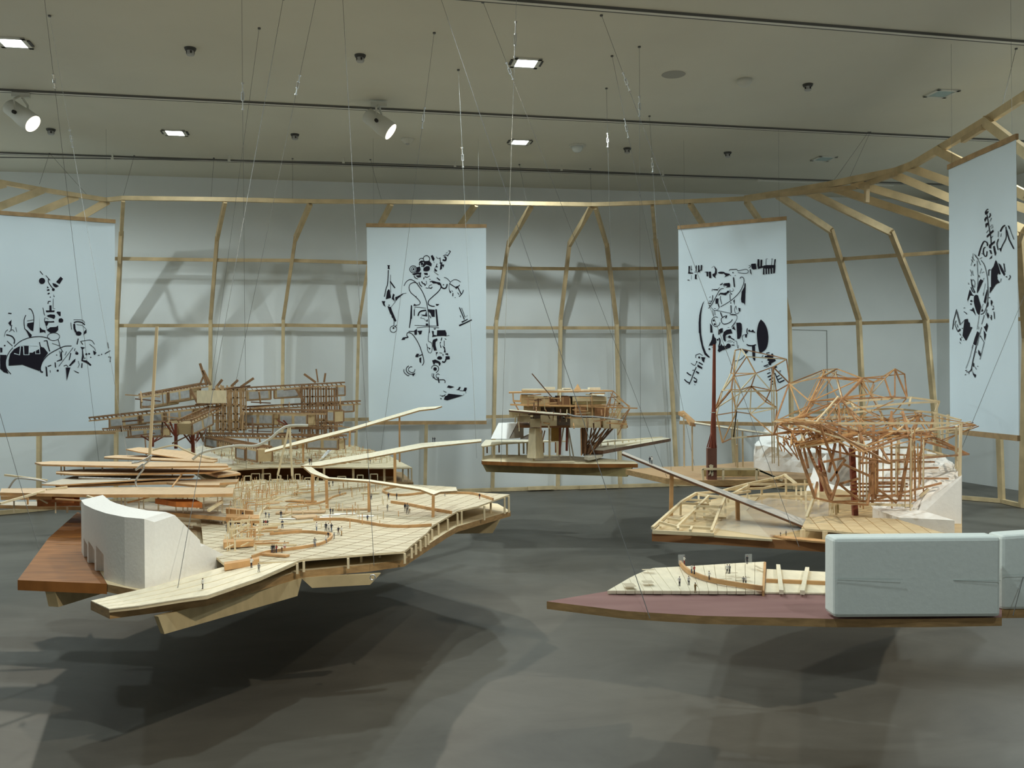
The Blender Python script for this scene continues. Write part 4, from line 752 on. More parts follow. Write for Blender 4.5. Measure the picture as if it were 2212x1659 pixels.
on_deck(((600, 1085), (830, 1075), (900, 1130), (640, 1150)), 40, .75, (.02, .07), .004, ST)
for i in range(70):            # horizontal members
    x = random.uniform(495, 650); y = random.uniform(1050, 1100) if i < 46 else random.uniform(1120, 1185)
    if y > 1115: x = random.uniform(482, 555)
    p = H(x, y, .75 + random.uniform(.01, .07)); a = random.choice((.1, .15, 1.5, .6)); l = random.uniform(.06, .2)
    o = bpy.data.objects.new('crossbar', STK[random.randrange(5)]); COL.objects.link(o); o.parent = ST; o.location = p - world_loc(ST); o.scale = (.005, .005, l); o.rotation_euler = (0, math.pi / 2, a)
def small_frame(x, y, z, w, h, parent, yaw=0.1, t=.007):
    p = H(x, y, z); u = Vector((math.cos(yaw), math.sin(yaw), 0)) * (w / 2); m = MB(); up = Vector((0, 0, h))
    m.bar(p - u, p - u + up, t); m.bar(p + u, p + u + up, t); m.bar(p - u + up, p + u + up, t); obj('door_frame', m, BALSA, parent)
for x, y, w, h, a in ((535, 1040, .05, .045, .5), (552, 1036, .07, .05, 0), (575, 1036, .07, .05, .3), (643, 1040, .04, .06, 0), (683, 1042, .03, .05, .2), (738, 1037, .07, .03, 0), (778, 1034, .05, .03, 0), (808, 1037, .06, .05, 0), (603, 1040, .03, .05, 0), (665, 1040, .05, .03, .4), (530, 1078, .05, .09, .2), (515, 1150, .1, .06, .1), (542, 1160, .1, .09, .1), (500, 1100, .12, .08, .0), (560, 1060, .1, .08, .3), (600, 1055, .08, .07, .2), (530, 1190, .1, .06, 0)):
    small_frame(x, y, .75, w, h, ST, a)
# ---- walkways
walkway([(655, 1008, 6.5), (672, 1008, 6.5), (684, 1017, 6.35), (712, 1031, 6.2), (800, 1036, 6.0), (915, 1053, 5.75), (944, 1060, 5.7), (985, 1053, 5.9), (988, 1060, 5.85), (952, 1062, 5.6), (937, 1068, 5.5), (908, 1057, 5.6), (800, 1040, 5.9), (705, 1033, 6.1), (672, 1022, 6.25)], .012, MA,
        [((675, 1024, 6.2), (675, 1109)), ((705, 1036, 6.0), (709, 1122)), ((797, 1042, 5.85), (797, 1126)), ((936, 1069, 5.5), (934, 1129))], label='low walkway ending in a fork above the deck', pw=.017)
walkway([(650, 1006, 6.5), (668, 1000, 6.6), (800, 978, 7.3), (910, 957, 8.0), (1040, 948, 8.7), (1040, 953, 8.6), (915, 966, 7.8), (800, 988, 7.1), (690, 1006, 6.5)], .012, MA, [((853, 977, 7.2), (853, 1097))], label='long footbridge from the deck to the middle model', pw=.02)
walkway([(572, 972, 7.2), (671, 945, 7.5), (756, 924, 7.7), (905, 880, 8.2), (955, 877, 8.3), (940, 882, 8.15), (906, 886, 8.1), (756, 930, 7.6), (672, 952, 7.4), (572, 977, 7.1)], .012, MA, [((863, 897, 8.0), (863, 998)), ((756, 930, 7.6), (753, 965)), ((655, 955, 7.4), (655, 1000))], label='rising walkway seen in front of the middle banner')
# ================================================================= model B: radiating beams on towers, behind the big platform
MBm = empty('cluster_model', H(650, 1020, .70), 'brown stick model, left back: lattice beams with grey rooms around two towers', 'architectural model', 'suspended architectural models')
DECKB = grid_mat('far_deck', (.80, .70, .49), (.50, .40, .24), .10, .05, .3, .05, .12)
slab('deck', [(480, 1016), (507, 1014), (581, 1009), (649, 1008), (800, 1010), (890, 1010), (842, 985), (802, 972), (760, 962), (600, 958), (440, 962), (330, 985)], .83, .012, DECKB, MBm, BALSA)
slab('base_slab', [(470, 1052), (893, 1042), (868, 1020), (700, 1000), (400, 1005)], .70, .03, SLABW, MBm)
for x in (510, 568, 632, 700, 763, 830, 870, 882, 889): hang(x, 1011, .82, .70, .018 if x < 860 else .012, BALSA, MBm)
m = MB(); a, b = H(500, 1000, .83), H(850, 999, .83); m.bar(Vector((a.x, a.y, .76)), Vector((b.x, b.y, .76)), .02, .115); obj('dark_panel', m, MAHOG, MBm)  # added panel, its dark colour stands in for shade under the deck
slab('white_ramp', [(689, 994, .86), (697, 990, .86), (722, 966, .92), (712, 966, .92)], 0, .006, WHITE, MBm)
random.seed(5)
SB = empty('stick_forest', H(640, 990, .83), None, parent=MBm)
on_deck(((440, 975), (790, 970), (850, 995), (500, 1005)), 150, .83, (.02, .07), .006, SB)
for i in range(60):
    p = H(random.uniform(520, 800), random.uniform(968, 1004), .83 + random.uniform(.01, .06)); o = bpy.data.objects.new('crossbar', STK[random.randrange(5)]); COL.objects.link(o); o.parent = SB; o.location = p - world_loc(SB); o.scale = (.006, .006, random.uniform(.06, .2)); o.rotation_euler = (0, math.pi / 2, random.choice((.1, .2, 1.4)))
for x, y, w in ((525, 1002, .1), (553, 1003, .1), (600, 998, .12), (735, 985, .06), (765, 990, .05), (800, 1000, .06), (830, 1000, .05)): small_frame(x, y, .83, w, .05, SB, .1)
BRN = mat('brown_stick', (.30, .17, .085), .5, .3, 22)
ROOMW = mat('room_ply', (.56, .42, .23), .6, .15, 12)
BRN2 = mat('tan_stick', (.52, .34, .18), .55, .2, 22)
def arm(P0, P1, rooms=(), w=.09, rails=True):
    a, b = D(*P0), D(*P1); e = empty('lattice_arm', (a + b) / 2, None, parent=MBm); t = (b - a); Lg = t.length; t.normalize(); sd = t.cross(Vector((0, 0, 1))).normalized()
    for s in (-1, 1):
        one_bar('rail', a + sd * (w / 2 * s), b + sd * (w / 2 * s), .012, .016, BRN, e)
        one_bar('rail', a + sd * (w / 2 * s) - Vector((0, 0, .032)), b + sd * (w / 2 * s) - Vector((0, 0, .032)), .010, .012, BRN2, e)
    n = max(4, int(Lg / .045)); m = MB()
    for i in range(n + 1):
        p = a.lerp(b, i / n); m.bar(p - sd * (w / 2), p + sd * (w / 2), .008)
        if i < n:
            q = a.lerp(b, (i + .5) / n)
            for s in (-1, 1): m.bar(p + sd * (w / 2 * s), q + sd * (w / 2 * s) - Vector((0, 0, .032)), .006)
    tag(obj('lacing', m, BRN, e), kind='stuff')
    for t0, t1, dz, h, wd in rooms:
        p, q = a.lerp(b, t0), a.lerp(b, t1); dzv = Vector((0, 0, -dz - h / 2)); p, q = p + dzv, q + dzv
        u = (q - p).normalized(); s2 = u.cross(Vector((0, 0, 1))).normalized(); mm = MB(); mm.bar(p, q, wd, h)
        ro = obj('room', mm, ROOMW, e)
        k = 2 if (q - p).length > .28 else 1
        for j in range(k):
            c0_, c1_ = p.lerp(q, (j + .1) / k), p.lerp(q, (j + .9) / k)
            for s in (-1, 1): m2 = MB(); m2.bar(c0_ + s2 * (s * (wd / 2 + .001)), c1_ + s2 * (s * (wd / 2 + .001)), .004, h * .74); obj('window', m2, GREYP, e)
        m3 = MB()
        for c_ in (p, q):
            for s in (-1, 1): m3.bar(c_ + s2 * (s * wd / 2) - Vector((0, 0, h / 2)), c_ + s2 * (s * wd / 2) + Vector((0, 0, h / 2)), .012)
        for s in (-1, 1):
            m3.bar(p + s2 * (s * wd / 2) - Vector((0, 0, h / 2)), q + s2 * (s * wd / 2) - Vector((0, 0, h / 2)), .010)
        obj('corner_frame', m3, BRN, e)
    return e
arm((308, 852, 9.7), (442, 828, 9.2), [(.06, .5, .035, .115, .13), (.52, .86, .035, .10, .12)])
arm((198, 902, 9.1), (462, 872, 8.9), [(.18, .42, .035, .085, .13), (.44, .62, .035, .08, .12), (.64, .86, .035, .08, .12)])
arm((228, 926, 9.5), (366, 918, 9.3), [(.42, .95, .03, .075, .12)])
arm((398, 908, 8.2), (464, 878, 8.7), [(.02, .7, .03, .10, .14)], .13)
arm((500, 839, 9.2), (744, 826, 9.5), [(.13, .34, .03, .10, .12), (.37, .60, .03, .095, .12), (.93, 1.0, .035, .10, .12)])
arm((530, 884, 8.9), (732, 887, 8.4), [(.02, .36, .04, .10, .12), (.42, .72, .04, .10, .12), (.93, 1.0, .0, .10, .14)], .11)
arm((528, 879, 9.3), (778, 866, 9.6), [(.82, .94, .03, .075, .12)])
arm((440, 936, 8.7), (744, 941, 8.3), [(.50, .70, .03, .09, .12), (.76, .98, .03, .09, .12)])
arm((452, 944, 8.6), (572, 966, 7.8), [(.05, .3, .0, .075, .13), (.62, .78, .03, .10, .12), (.82, 1.0, .02, .10, .14)], .12)
arm((524, 918, 9.2), (740, 913, 9.4))
def tower(x0, x1, y0, y1, Ya, Yb, n, mt, seed):
    e = empty('lattice_tower', D((x0 + x1) / 2, y1, Ya), None, parent=MBm); random.seed(seed)
    for i in range(n):
        x = x0 + (x1 - x0) * i / (n - 1); Y = Ya if i % 2 == 0 else Yb
        p, q = D(x, y0 + random.uniform(-3, 6), Y), D(x, y1 + random.uniform(-6, 4), Y); q.x = p.x + random.uniform(-.01, .01)
        one_bar('upright', p, q, .012 if i % 3 else .018, None, mt, e)
    for y in range(int(y0) + 8, int(y1), 17):
        for Y in (Ya, Yb): one_bar('crossbar', D(x0 - 1, y, Y), D(x1 + 1, y + random.uniform(-2, 2), Y), .012, None, mt, e)
        for x in (x0, (x0 + x1) / 2, x1): one_bar('crossbar', D(x, y, Ya), D(x, y, Yb), .01, None, mt, e)
    return e
tower(468, 531, 834, 932, 8.75, 9.05, 15, BRN2, 3); tower(652, 728, 832, 948, 9.0, 9.3, 14, BRN, 4)
m = MB(); m.bar(D(440, 857, 8.8), D(474, 857, 8.6), .14, .12); obj('room', m, BALSA, MBm)
for a, b, w in (((432, 785), (447, 832), .02), ((439, 800), (455, 832), .02), ((440, 812), (432, 830), .014), ((480, 820), (466, 838), .02), ((514, 821), (500, 834), .02), ((548, 817), (520, 836), .02), ((657, 808), (682, 826), .02), ((683, 797), (687, 826), .012), ((703, 806), (700, 826), .016), ((412, 842), (428, 872), .022), ((640, 840), (657, 868), .022)):
    stick(D(*a, 8.95), D(*b, 8.95), w, BRN, MBm, 'strut')
for x, y0, y1, w in ((380, 915, 969, .024), (417, 935, 985, .026), (330, 945, 965, .018), (564, 975, 1000, .02), (625, 912, 930, .02), (640, 950, 962, .02)):
    stick(D(x, y0, 8.6), D(x, y1, 8.6), w, REDPOLE, MBm, 'column')
    for dx in (-16, -8, 9, 17): stick(D(x, y0 + (y1 - y0) * .55, 8.6), D(x + dx * 1.6, y0 - 4, 8.6 + dx * .01), .010, REDPOLE, MBm, 'brace')
for a, b in (((272, 945), (372, 943)), ((420, 908), (440, 955)), ((372, 958), (425, 932))): stick(D(*a, 8.5), D(*b, 8.5), .012, BRN, MBm, 'strut')
random.seed(31)
for i in range(70):
    x = random.choice((random.uniform(250, 460), random.uniform(440, 560), random.uniform(530, 740))); y = random.uniform(838, 950); Y = random.uniform(8.6, 9.2); k = random.random()
    dx, dy = (random.uniform(-4, 4), random.uniform(14, 45)) if k < .5 else (random.uniform(25, 80), random.uniform(-8, 6))
    stick(D(x, y, Y), D(x + dx, y + dy, Y + random.uniform(-.1, .1)), random.choice((.008, .011, .014)), (BRN, BRN2, WALNUT)[i % 3], MBm, 'strut')
# ================================================================= model C: box tower on a platform, in the middle
MC = empty('tower_model', H(1210, 1000, .76), 'central model: stacked wooden boxes on stilts above a ship-like platform', 'architectural model', 'suspended architectural models')
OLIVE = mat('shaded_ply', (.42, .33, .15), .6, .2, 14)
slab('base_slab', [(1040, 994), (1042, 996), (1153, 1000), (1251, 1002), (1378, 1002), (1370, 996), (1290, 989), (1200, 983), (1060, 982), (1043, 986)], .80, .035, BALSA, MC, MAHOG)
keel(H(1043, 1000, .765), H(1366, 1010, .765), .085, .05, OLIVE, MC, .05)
slab('terrace', [(1039, 962), (1042, 957), (1049, 950), (1143, 950), (1228, 952), (1146, 954), (1085, 958), (1041, 964)], .94, .012, BALSA_P, MC, BALSA)
for px, py in ((1044, 963), (1067, 961), (1095, 959), (1121, 957), (1139, 955), (1131, 954)): hang(px, py, .93, .80, .016, BALSA, MC)
for px, py in ((1052, 953), (1078, 952), (1174, 952), (1200, 952)): hang(px, py, .93, .80, .012, MAHOG, MC)
def hexa(name, pts8, mt, parent, label=None, bev=.0):
    m = MB(); m.add(pts8, BOXF); return tag(obj(name, m, mt, parent, bev=bev), label)
def block(name, q, depth, mt, parent, label=None, bev=0):
    """front quad q = 4 (px, py, depth) bl, br, tr, tl; pushed back by depth (m, or per-corner)"""
    fr = [D(*p) for p in q]; dp = [depth] * 4 if not isinstance(depth, (list, tuple)) else depth
    back = [p + Vector((0, d, 0)) for p, d in zip(fr, dp)]
    return hexa(name, [fr[0], fr[1], back[1], back[0], fr[3], fr[2], back[2], back[3]], mt, parent, label, bev)
block('foam_block', [(1060, 948, 9.25), (1100, 948, 9.25), (1117, 915, 9.5), (1076, 916, 9.5)], [.5, .5, .3, .3], FOAM, MC, 'white foam block with sloping front', .006)
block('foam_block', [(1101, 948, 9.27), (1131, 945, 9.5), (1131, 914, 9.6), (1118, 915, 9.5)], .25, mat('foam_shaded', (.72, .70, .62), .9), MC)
block('foam_wedge', [(1124, 949, 9.4), (1146, 949, 9.4), (1146, 940, 9.5), (1143, 938, 9.6)], .2, FOAM, MC)
slab('wing_deck', [(1270, 972), (1303, 973), (1449, 947), (1434, 945), (1300, 950), (1278, 960)], .90, .035, BALSA_P, MC, WALNUT, 'dark-edged pointed wing')
for x, y in ((1283, 966), (1298, 964), (1313, 962), (1328, 960), (1345, 957), (1358, 955), (1373, 953), (1387, 951)): post(x, y, .90, .90 + .055 * (1 - (x - 1283) / 200), .012, BALSA, MC)
slab('wing_rail', [(1288, 957, .965), (1330, 950, .955), (1432, 943, .925), (1410, 946, .925), (1330, 953, .955)], 0, .006, BALSA, MC)
slab('wing_root', [(1268, 975), (1303, 978), (1300, 982), (1272, 988), (1262, 985)], .86, .03, GREYV, MC)
Yc = 9.1
def bx(x0, x1, y0, y1, Y, d, mt, name='room'): return block(name, [(x0, y1, Y), (x1, y1, Y), (x1, y0, Y), (x0, y0, Y)], d, mt, MC)
m = MB(); p = D(1157, 990, 8.95); q = D(1157, 925, 8.95); m.tube([p + Vector((0, .05, 0)), q + Vector((0, .05, 0))], [.082, .06], 4); obj('column', m, BALSA, MC)
for x0, y0, x1, y1, w, mt in ((1153, 896, 1153, 996, .016, BALSA), (1187, 898, 1187, 990, .02, BALSA), (1210, 923, 1209, 982, .022, REDPOLE), (1225, 920, 1224, 974, .022, REDPOLE), (1222, 897, 1206, 992, .014, GREYV), (1222, 897, 1240, 992, .014, GREYV), (1224, 897, 1232, 992, .012, GREYV), (1171, 930, 1170, 950, .012, SIENNA), (1177, 930, 1170, 960, .012, SIENNA)):
    stick(D(x0, y0, 9.05), D(x1, y1, 9.05), w, mt, MC, 'column')
random.seed(9)
for i in range(15):
    bxp, tx = 1256 + i * 1.4, (1255 + i * 2 if i < 8 else 1268 + (i - 8) * 10)
    stick(D(bxp, 984 - (i % 4) * 2, 8.85 + .06 * (i % 5)), D(tx, 925 - (i % 3) * 2, 8.85 + .1 * (i % 5)), .012, WALNUT if i % 3 else SIENNA, MC, 'stilt')
BX1, BX2, BX3 = mat('pale_box', (.62, .50, .30), .6, .15, 12), mat('tan_box', (.50, .35, .18), .6, .18, 12), mat('red_box', (.34, .17, .08), .55, .2, 12)
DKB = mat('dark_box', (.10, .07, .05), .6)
bx(1191, 1208, 920, 953, 9.2, .12, mat('ochre_box', (.55, .34, .10), .6, .2, 14))
bx(1118, 1356, 919, 924, 8.95, .75, BX3, 'floor_plate')
for x0, x1, y0, y1, Y, mt in ((1118, 1146, 898, 912, 8.9, BX1), (1145, 1169, 905, 923, 8.88, BX1), (1168, 1203, 897, 920, 8.86, BX1), (1203, 1233, 905, 919, 8.9, DKB), (1233, 1298, 904, 924, 8.8, BX1), (1305, 1354, 909, 926, 8.75, BX1), (1155, 1168, 896, 905, 8.95, DKB), (1290, 1312, 900, 918, 8.9, BX2)):
    bx(x0, x1, y0, y1, Y, .5, mt)
for x0, x1, y0, y1, Y, mt in ((1100, 1142, 888, 902, 9.2, BX1), (1132, 1168, 876, 889, 8.95, BX2), (1168, 1198, 880, 890, 9.0, DKB), (1200, 1240, 878, 900, 9.1, BX2), (1240, 1266, 880, 899, 8.9, BX3), (1264, 1284, 880, 898, 8.95, BX2), (1285, 1316, 879, 899, 8.9, BX3), (1203, 1216, 892, 906, 8.95, DKB)):
    bx(x0, x1, y0, y1, Y, .45, mt)
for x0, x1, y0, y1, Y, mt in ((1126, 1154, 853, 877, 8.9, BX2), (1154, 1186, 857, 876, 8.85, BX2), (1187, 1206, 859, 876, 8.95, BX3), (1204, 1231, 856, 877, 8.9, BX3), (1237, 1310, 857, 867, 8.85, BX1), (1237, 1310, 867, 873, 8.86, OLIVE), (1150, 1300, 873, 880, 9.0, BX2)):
    bx(x0, x1, y0, y1, Y, .5, mt)
block('roof_plate', [(1099, 850, 8.85), (1325, 846, 8.85), (1325, 843, 8.85), (1099, 847, 8.85)], .7, OBECHE, MC)
block('roof_plate', [(1128, 846, 8.9), (1250, 848, 8.9), (1250, 845, 8.9), (1128, 843, 8.9)], .6, BX2, MC)
for x0, x1, y0, y1 in ((1128, 1178, 840, 845), (1178, 1199, 836, 842), (1205, 1240, 841, 845), (1217, 1233, 838, 842), (1274, 1297, 837, 843), (1255, 1275, 841, 845)): bx(x0, x1, y0, y1, 9.0, .25, BALSA_P, 'roof_box')
block('roof_box', [(1276, 852, 8.8), (1306, 854, 8.8), (1304, 850, 8.9), (1280, 849, 8.9)], .2, BALSA_P, MC)
m = MB(); m.cyl(D(1248, 843, 9.1), .04, .003, .06, 5); obj('roof_tip', m, OBECHE, MC)
slabY('curved_walkway', [(1099, 886, 8.6), (1140, 890, 8.6), (1180, 894, 8.6), (1228, 896, 8.6), (1228, 894, 8.75), (1175, 889, 8.8), (1120, 885, 8.9), (1102, 884, 8.9)], .014, BALSA_P, MC, WALNUT)
m = MB(); m.tube([D(p.x, p.y, 8.55) for p in catmull([(1225, 894), (1245, 899), (1280, 900), (1310, 903), (1345, 908)], 5)], .008, 6); obj('bent_wire', m, GREYP, MC)
for x0, y0, x1, y1, w, mt in ((1149, 807, 1209, 878, .010, WALNUT), (1102, 874, 1240, 877, .016, OBECHE), (1230, 877, 1377, 882, .012, OBECHE), (1240, 876, 1310, 875, .014, OBECHE), (1108, 849, 1109, 868, .012, OBECHE), (1110, 868, 1120, 886, .012, SIENNA), (1125, 853, 1124, 866, .012, OBECHE), (1109, 866, 1126, 867, .018, OBECHE),
        (1325, 845, 1361, 882, .009, OBECHE), (1318, 850, 1361, 878, .008, OBECHE), (1325, 845, 1310, 880, .009, SIENNA), (1361, 881, 1340, 922, .010, SIENNA), (1361, 881, 1335, 912, .008, SIENNA), (1322, 856, 1347, 880, .008, OBECHE), (1312, 874, 1340, 872, .008, OBECHE), (1320, 856, 1312, 905, .008, SIENNA), (1330, 862, 1318, 905, .008, OBECHE), (1338, 870, 1322, 905, .008, OBECHE), (1345, 876, 1330, 908, .008, OBECHE), (1316, 870, 1330, 905, .007, OBECHE), (1278, 850, 1280, 905, .008, OBECHE), (1231, 860, 1233, 905, .008, OBECHE), (1267, 900, 1268, 922, .006, SIENNA), (1297, 903, 1298, 922, .008, SIENNA), (1352, 905, 1334, 940, .008, SIENNA), (1186, 855, 1188, 880, .008, SIENNA), (1216, 857, 1216, 877, .006, OBECHE), (1178, 884, 1188, 905, .008, SIENNA)):
    stick(D(x0, y0, 8.75), D(x1, y1, 8.75), w, mt, MC)
random.seed(17)
for i in range(46):
    x = random.uniform(1110, 1320); y = random.uniform(848, 915); v = random.random() < .55
    stick(D(x, y, 8.62 + .1 * random.random()), D(x + (random.uniform(-2, 2) if v else random.uniform(12, 45)), y + (random.uniform(10, 28) if v else random.uniform(-3, 3)), 8.65), random.choice((.006, .009, .012)), (OBECHE, SIENNA, BX1, WALNUT)[i % 4], MC)
for dx in (0, 5, 11, 18): stick(D(1288 + dx * 2, 925, 8.8), D(1262 + dx * .6, 968, 8.95), .010, WALNUT, MC, 'stilt')
# ================================================================= model D: mast and wire tower, right of the middle
MD = empty('mast_model', H(1560, 1030, .74), 'model right of centre with dark red mast, tall stick tower and white foam mound', 'architectural model', 'suspended architectural models')
PLYD = mat('warm_ply', (.52, .33, .17), .55, .18, 5, (1, 5, 1))
slab('base_slab', [(1351, 1014), (1438, 1033), (1517, 1038), (1739, 1035), (1900, 1033), (1900, 1000), (1612, 997), (1534, 1005), (1420, 1009)], .78, .045, PLYD, MD, SLABW)
slab('side_slab', [(1517, 1042), (1610, 1046), (1700, 1044), (1700, 1030), (1517, 1030)], .745, .03, MAHOG, MD)
for a, b in (((1517, 1013), (1634, 1013)), ((1634, 1013), (1684, 1034)), ((1517, 1013), (1519, 1038)), ((1562, 1014), (1562, 1041)), ((1634, 1013), (1634, 1038)), ((1640, 1017), (1690, 1038))): stick(D(*a, 7.3), D(*b, 7.3), .016, BALSA, MD, 'pit_frame')
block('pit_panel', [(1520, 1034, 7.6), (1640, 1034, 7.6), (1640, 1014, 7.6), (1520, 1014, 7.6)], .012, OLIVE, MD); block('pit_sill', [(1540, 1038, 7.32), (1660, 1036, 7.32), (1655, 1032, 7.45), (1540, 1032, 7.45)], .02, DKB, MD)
RUST = mat('rust_brown', (.15, .065, .045), .5, .2, 10)
bxm = MB(); p0 = D(1537, 1040, 7.35); p1 = D(1537, 968, 7.35); bxm.bar(p0, p1, .072, .06, (0, 1, 0)); obj('mast_base', bxm, RUST, MD)
m = MB(); m.tube([D(1541, 968, 7.35), D(1541, 915, 7.35), D(1542, 880, 7.35), D(1543, 744, 7.35)], [.026, .022, .016, .012], 8); obj('mast', m, REDPOLE, MD)
for a in ((1529, 967), (1535, 967), (1541, 967), (1546, 967)):
    for dy in (-.03, .03): p = D(*a, 7.35) + Vector((0, dy, 0)); stick(p, D(1541, 918, 7.35), .007, REDPOLE, MD, 'mast_brace')
stick(D(1534, 891, 7.33), D(1545, 891, 7.33), .006, LAMPW, MD, 'crosspiece')
m = MB()      # pale leafy emblem on the mast base
for pts in ([(1531, 1006), (1535, 1003), (1541, 1005), (1540, 1012), (1534, 1011)], [(1528, 1011), (1533, 1010), (1534, 1014), (1530, 1015)], [(1533, 1013), (1541, 1014), (1539, 1020), (1533, 1026), (1530, 1027), (1533, 1020)], [(1536, 1016), (1541, 1020), (1541, 1027), (1537, 1029)]):
    m.slab([Vector((0, 0, 0))] * 0 or [Vector((D(x, y, 7.31).x, D(x, y, 7.31).z, 0)) for x, y in pts], .002)
for v in m.v: v.x, v.y, v.z = v.x, 7.312 + v.z, v.y
obj('emblem', m, mat('emblem_beige', (.55, .50, .36), .7), MD)
# triangulated tower
ND = {'a': (895, 60, 7.5), 'b': (940, 50, 7.7), 'c': (985, 110, 7.35), 'd': (1200, 105, 7.9), 'e': (1295, 130, 7.6), 'f': (860, 240, 7.7), 'g': (1055, 240, 7.3), 'h': (1190, 190, 7.3), 'i': (880, 265, 7.35), 'j': (935, 370, 7.25), 'k': (795, 375, 7.5), 'l': (865, 365, 7.3), 'm': (1170, 370, 7.25), 'n': (1215, 380, 7.5), 'o': (740, 515, 7.5), 'p': (900, 515, 7.25), 'q': (1220, 510, 7.4), 'r': (750, 565, 7.45), 's': (795, 780, 7.4), 't': (880, 740, 7.3), 'u': (905, 540, 7.3), 'v': (1320, 320, 7.4), 'w': (1020, 340, 7.8), 'x': (1010, 555, 7.8), 'y': (1195, 720, 7.3), 'z': (1130, 460, 7.6)}
def px6(x, y): return 1340 + x / 3.607, 740 + y / 3.607
def nd(k): x, y, Y = ND[k]; X_, Y_ = px6(x, y); return D(X_, Y_, Y)
for ed in 'ab bd af ai bi bc ce de cg ci fg gh he gj ij fk ik il kl lj mh hn ev hv vn gw jw wm ko lo lp pu or ru rs st su tu kr nq lu wp wq jp zw zq zm ux xz xq xw gm ow ut yq yx ty gi'.split():
    stick(nd(ed[0]), nd(ed[1]), .008 if ed not in ('ik', 'ko', 'il', 'lo') else .012, (SIENNA, OBECHE, BALSA)[(ord(ed[0]) + ord(ed[1])) % 3] if ed not in ('ko', 'lo') else SIENNA, MD)
for a, b in (((865, 383), (1205, 375)), ((890, 517), (1215, 510)), ((870, 745), (1195, 715))): stick(D(*px6(*a), 7.25), D(*px6(*b), 7.4), .012, BALSA, MD)
for x, y0, y1 in ((895, 540, 965), (912, 600, 970), (1180, 330, 900), (1195, 190, 940), (1220, 390, 880), (872, 380, 740), (890, 70, 560), (1180, 700, 940), (1230, 730, 960)): stick(D(*px6(x, y0), 7.35), D(*px6(x + 4, y1), 7.5), .008, BALSA, MD)
# bridge on thin legs
slabY('ramp', [(1465, 889, 7.9), (1477, 887, 8.0), (1503, 910, 7.8), (1502, 914, 7.7), (1490, 912, 7.6), (1478, 893, 7.75)], .03, OBECHE, MD); slabY('bridge_strip', [(1500, 911, 7.75), (1600, 926, 7.7), (1664, 935, 7.7), (1662, 938, 7.6), (1600, 929, 7.6), (1500, 914, 7.65)], .008, BALSA_P, MD, GREYP)
for x0, y0, x1, y1 in ((1477, 896, 1478, 1009), (1495, 912, 1496, 1017), (1604, 929, 1605, 1008), (1592, 960, 1593, 1010)): stick(D(x0, y0, 7.75), D(x1, y1, 7.85), .013, BALSA, MD, 'bridge_leg')
# foam mound
def mound(name, rows, parent, mt=FOAM, seed=1, amp=.02, label=None, sub=3):
    """rows of (px, py, depth) from front foot to back top, lofted with carved relief"""
    random.seed(seed); R_ = [[D(*p) for p in r] for r in rows]; nu = len(R_[0])
    def fine(L_, k): return [L_[i].lerp(L_[i + 1], j / k) for i in range(len(L_) - 1) for j in range(k)] + [L_[-1]]
    R_ = [fine(r, sub) for r in R_]; nu = len(R_[0]); G = []
    for i in range(len(R_) - 1):
        for j in range(sub): G.append([R_[i][c].lerp(R_[i + 1][c], j / sub) for c in range(nu)])
    G.append(R_[-1])
    for r in range(1, len(G) - 1):
        for c in range(nu): G[r][c] = G[r][c] + Vector((random.uniform(-amp, amp) * .6, random.uniform(-amp, amp), random.uniform(-amp, amp) * .7))
    zb = min(v.z for v in G[0]); m = MB(); vs = [v for r in G for v in r]; nr = len(G)
    fs = [[r * nu + c, r * nu + c + 1, (r + 1) * nu + c + 1, (r + 1) * nu + c] for r in range(nr - 1) for c in range(nu - 1)]
    loop = [c for c in range(nu)] + [r * nu + nu - 1 for r in range(1, nr)] + [(nr - 1) * nu + c for c in range(nu - 2, -1, -1)] + [r * nu for r in range(nr - 2, 0, -1)]
    b0 = len(vs); vs += [Vector((vs[i].x, vs[i].y, zb - .001)) for i in loop]; n = len(loop)
    fs += [[loop[i], b0 + i, b0 + (i + 1) % n, loop[(i + 1) % n]] for i in range(n)]; fs.append([b0 + i for i in range(n)])
    m.add(vs, fs); o = obj(name, m, mt, parent)
    bm = bmesh.new(); bm.from_mesh(o.data); bmesh.ops.recalc_face_normals(bm, faces=bm.faces); bm.to_mesh(o.data); bm.free()
    return tag(o, label)
mound('foam_mound', [[(1630, 994, 8.1), (1660, 998, 8.0), (1706, 1006, 7.9), (1740, 1012, 7.8), (1800, 1016, 7.8), (1900, 1018, 7.9)], [(1629, 963, 8.1), (1662, 967, 8.0), (1706, 974, 7.9), (1740, 978, 7.8), (1800, 980, 7.8), (1900, 985, 7.9)], [(1634, 957, 8.2), (1668, 952, 8.15), (1706, 957, 8.1), (1740, 960, 8.1), (1800, 962, 8.1), (1900, 968, 8.1)], [(1645, 938, 8.5), (1672, 932, 8.5), (1706, 936, 8.5), (1740, 938, 8.5), (1800, 940, 8.5), (1900, 950, 8.5)], [(1658, 921, 8.8), (1680, 919, 8.8), (1710, 924, 8.8), (1745, 928, 8.8), (1800, 934, 8.8), (1900, 945, 8.8)]], MD, FOAM, 3, .022, 'white foam mound carved like rock')
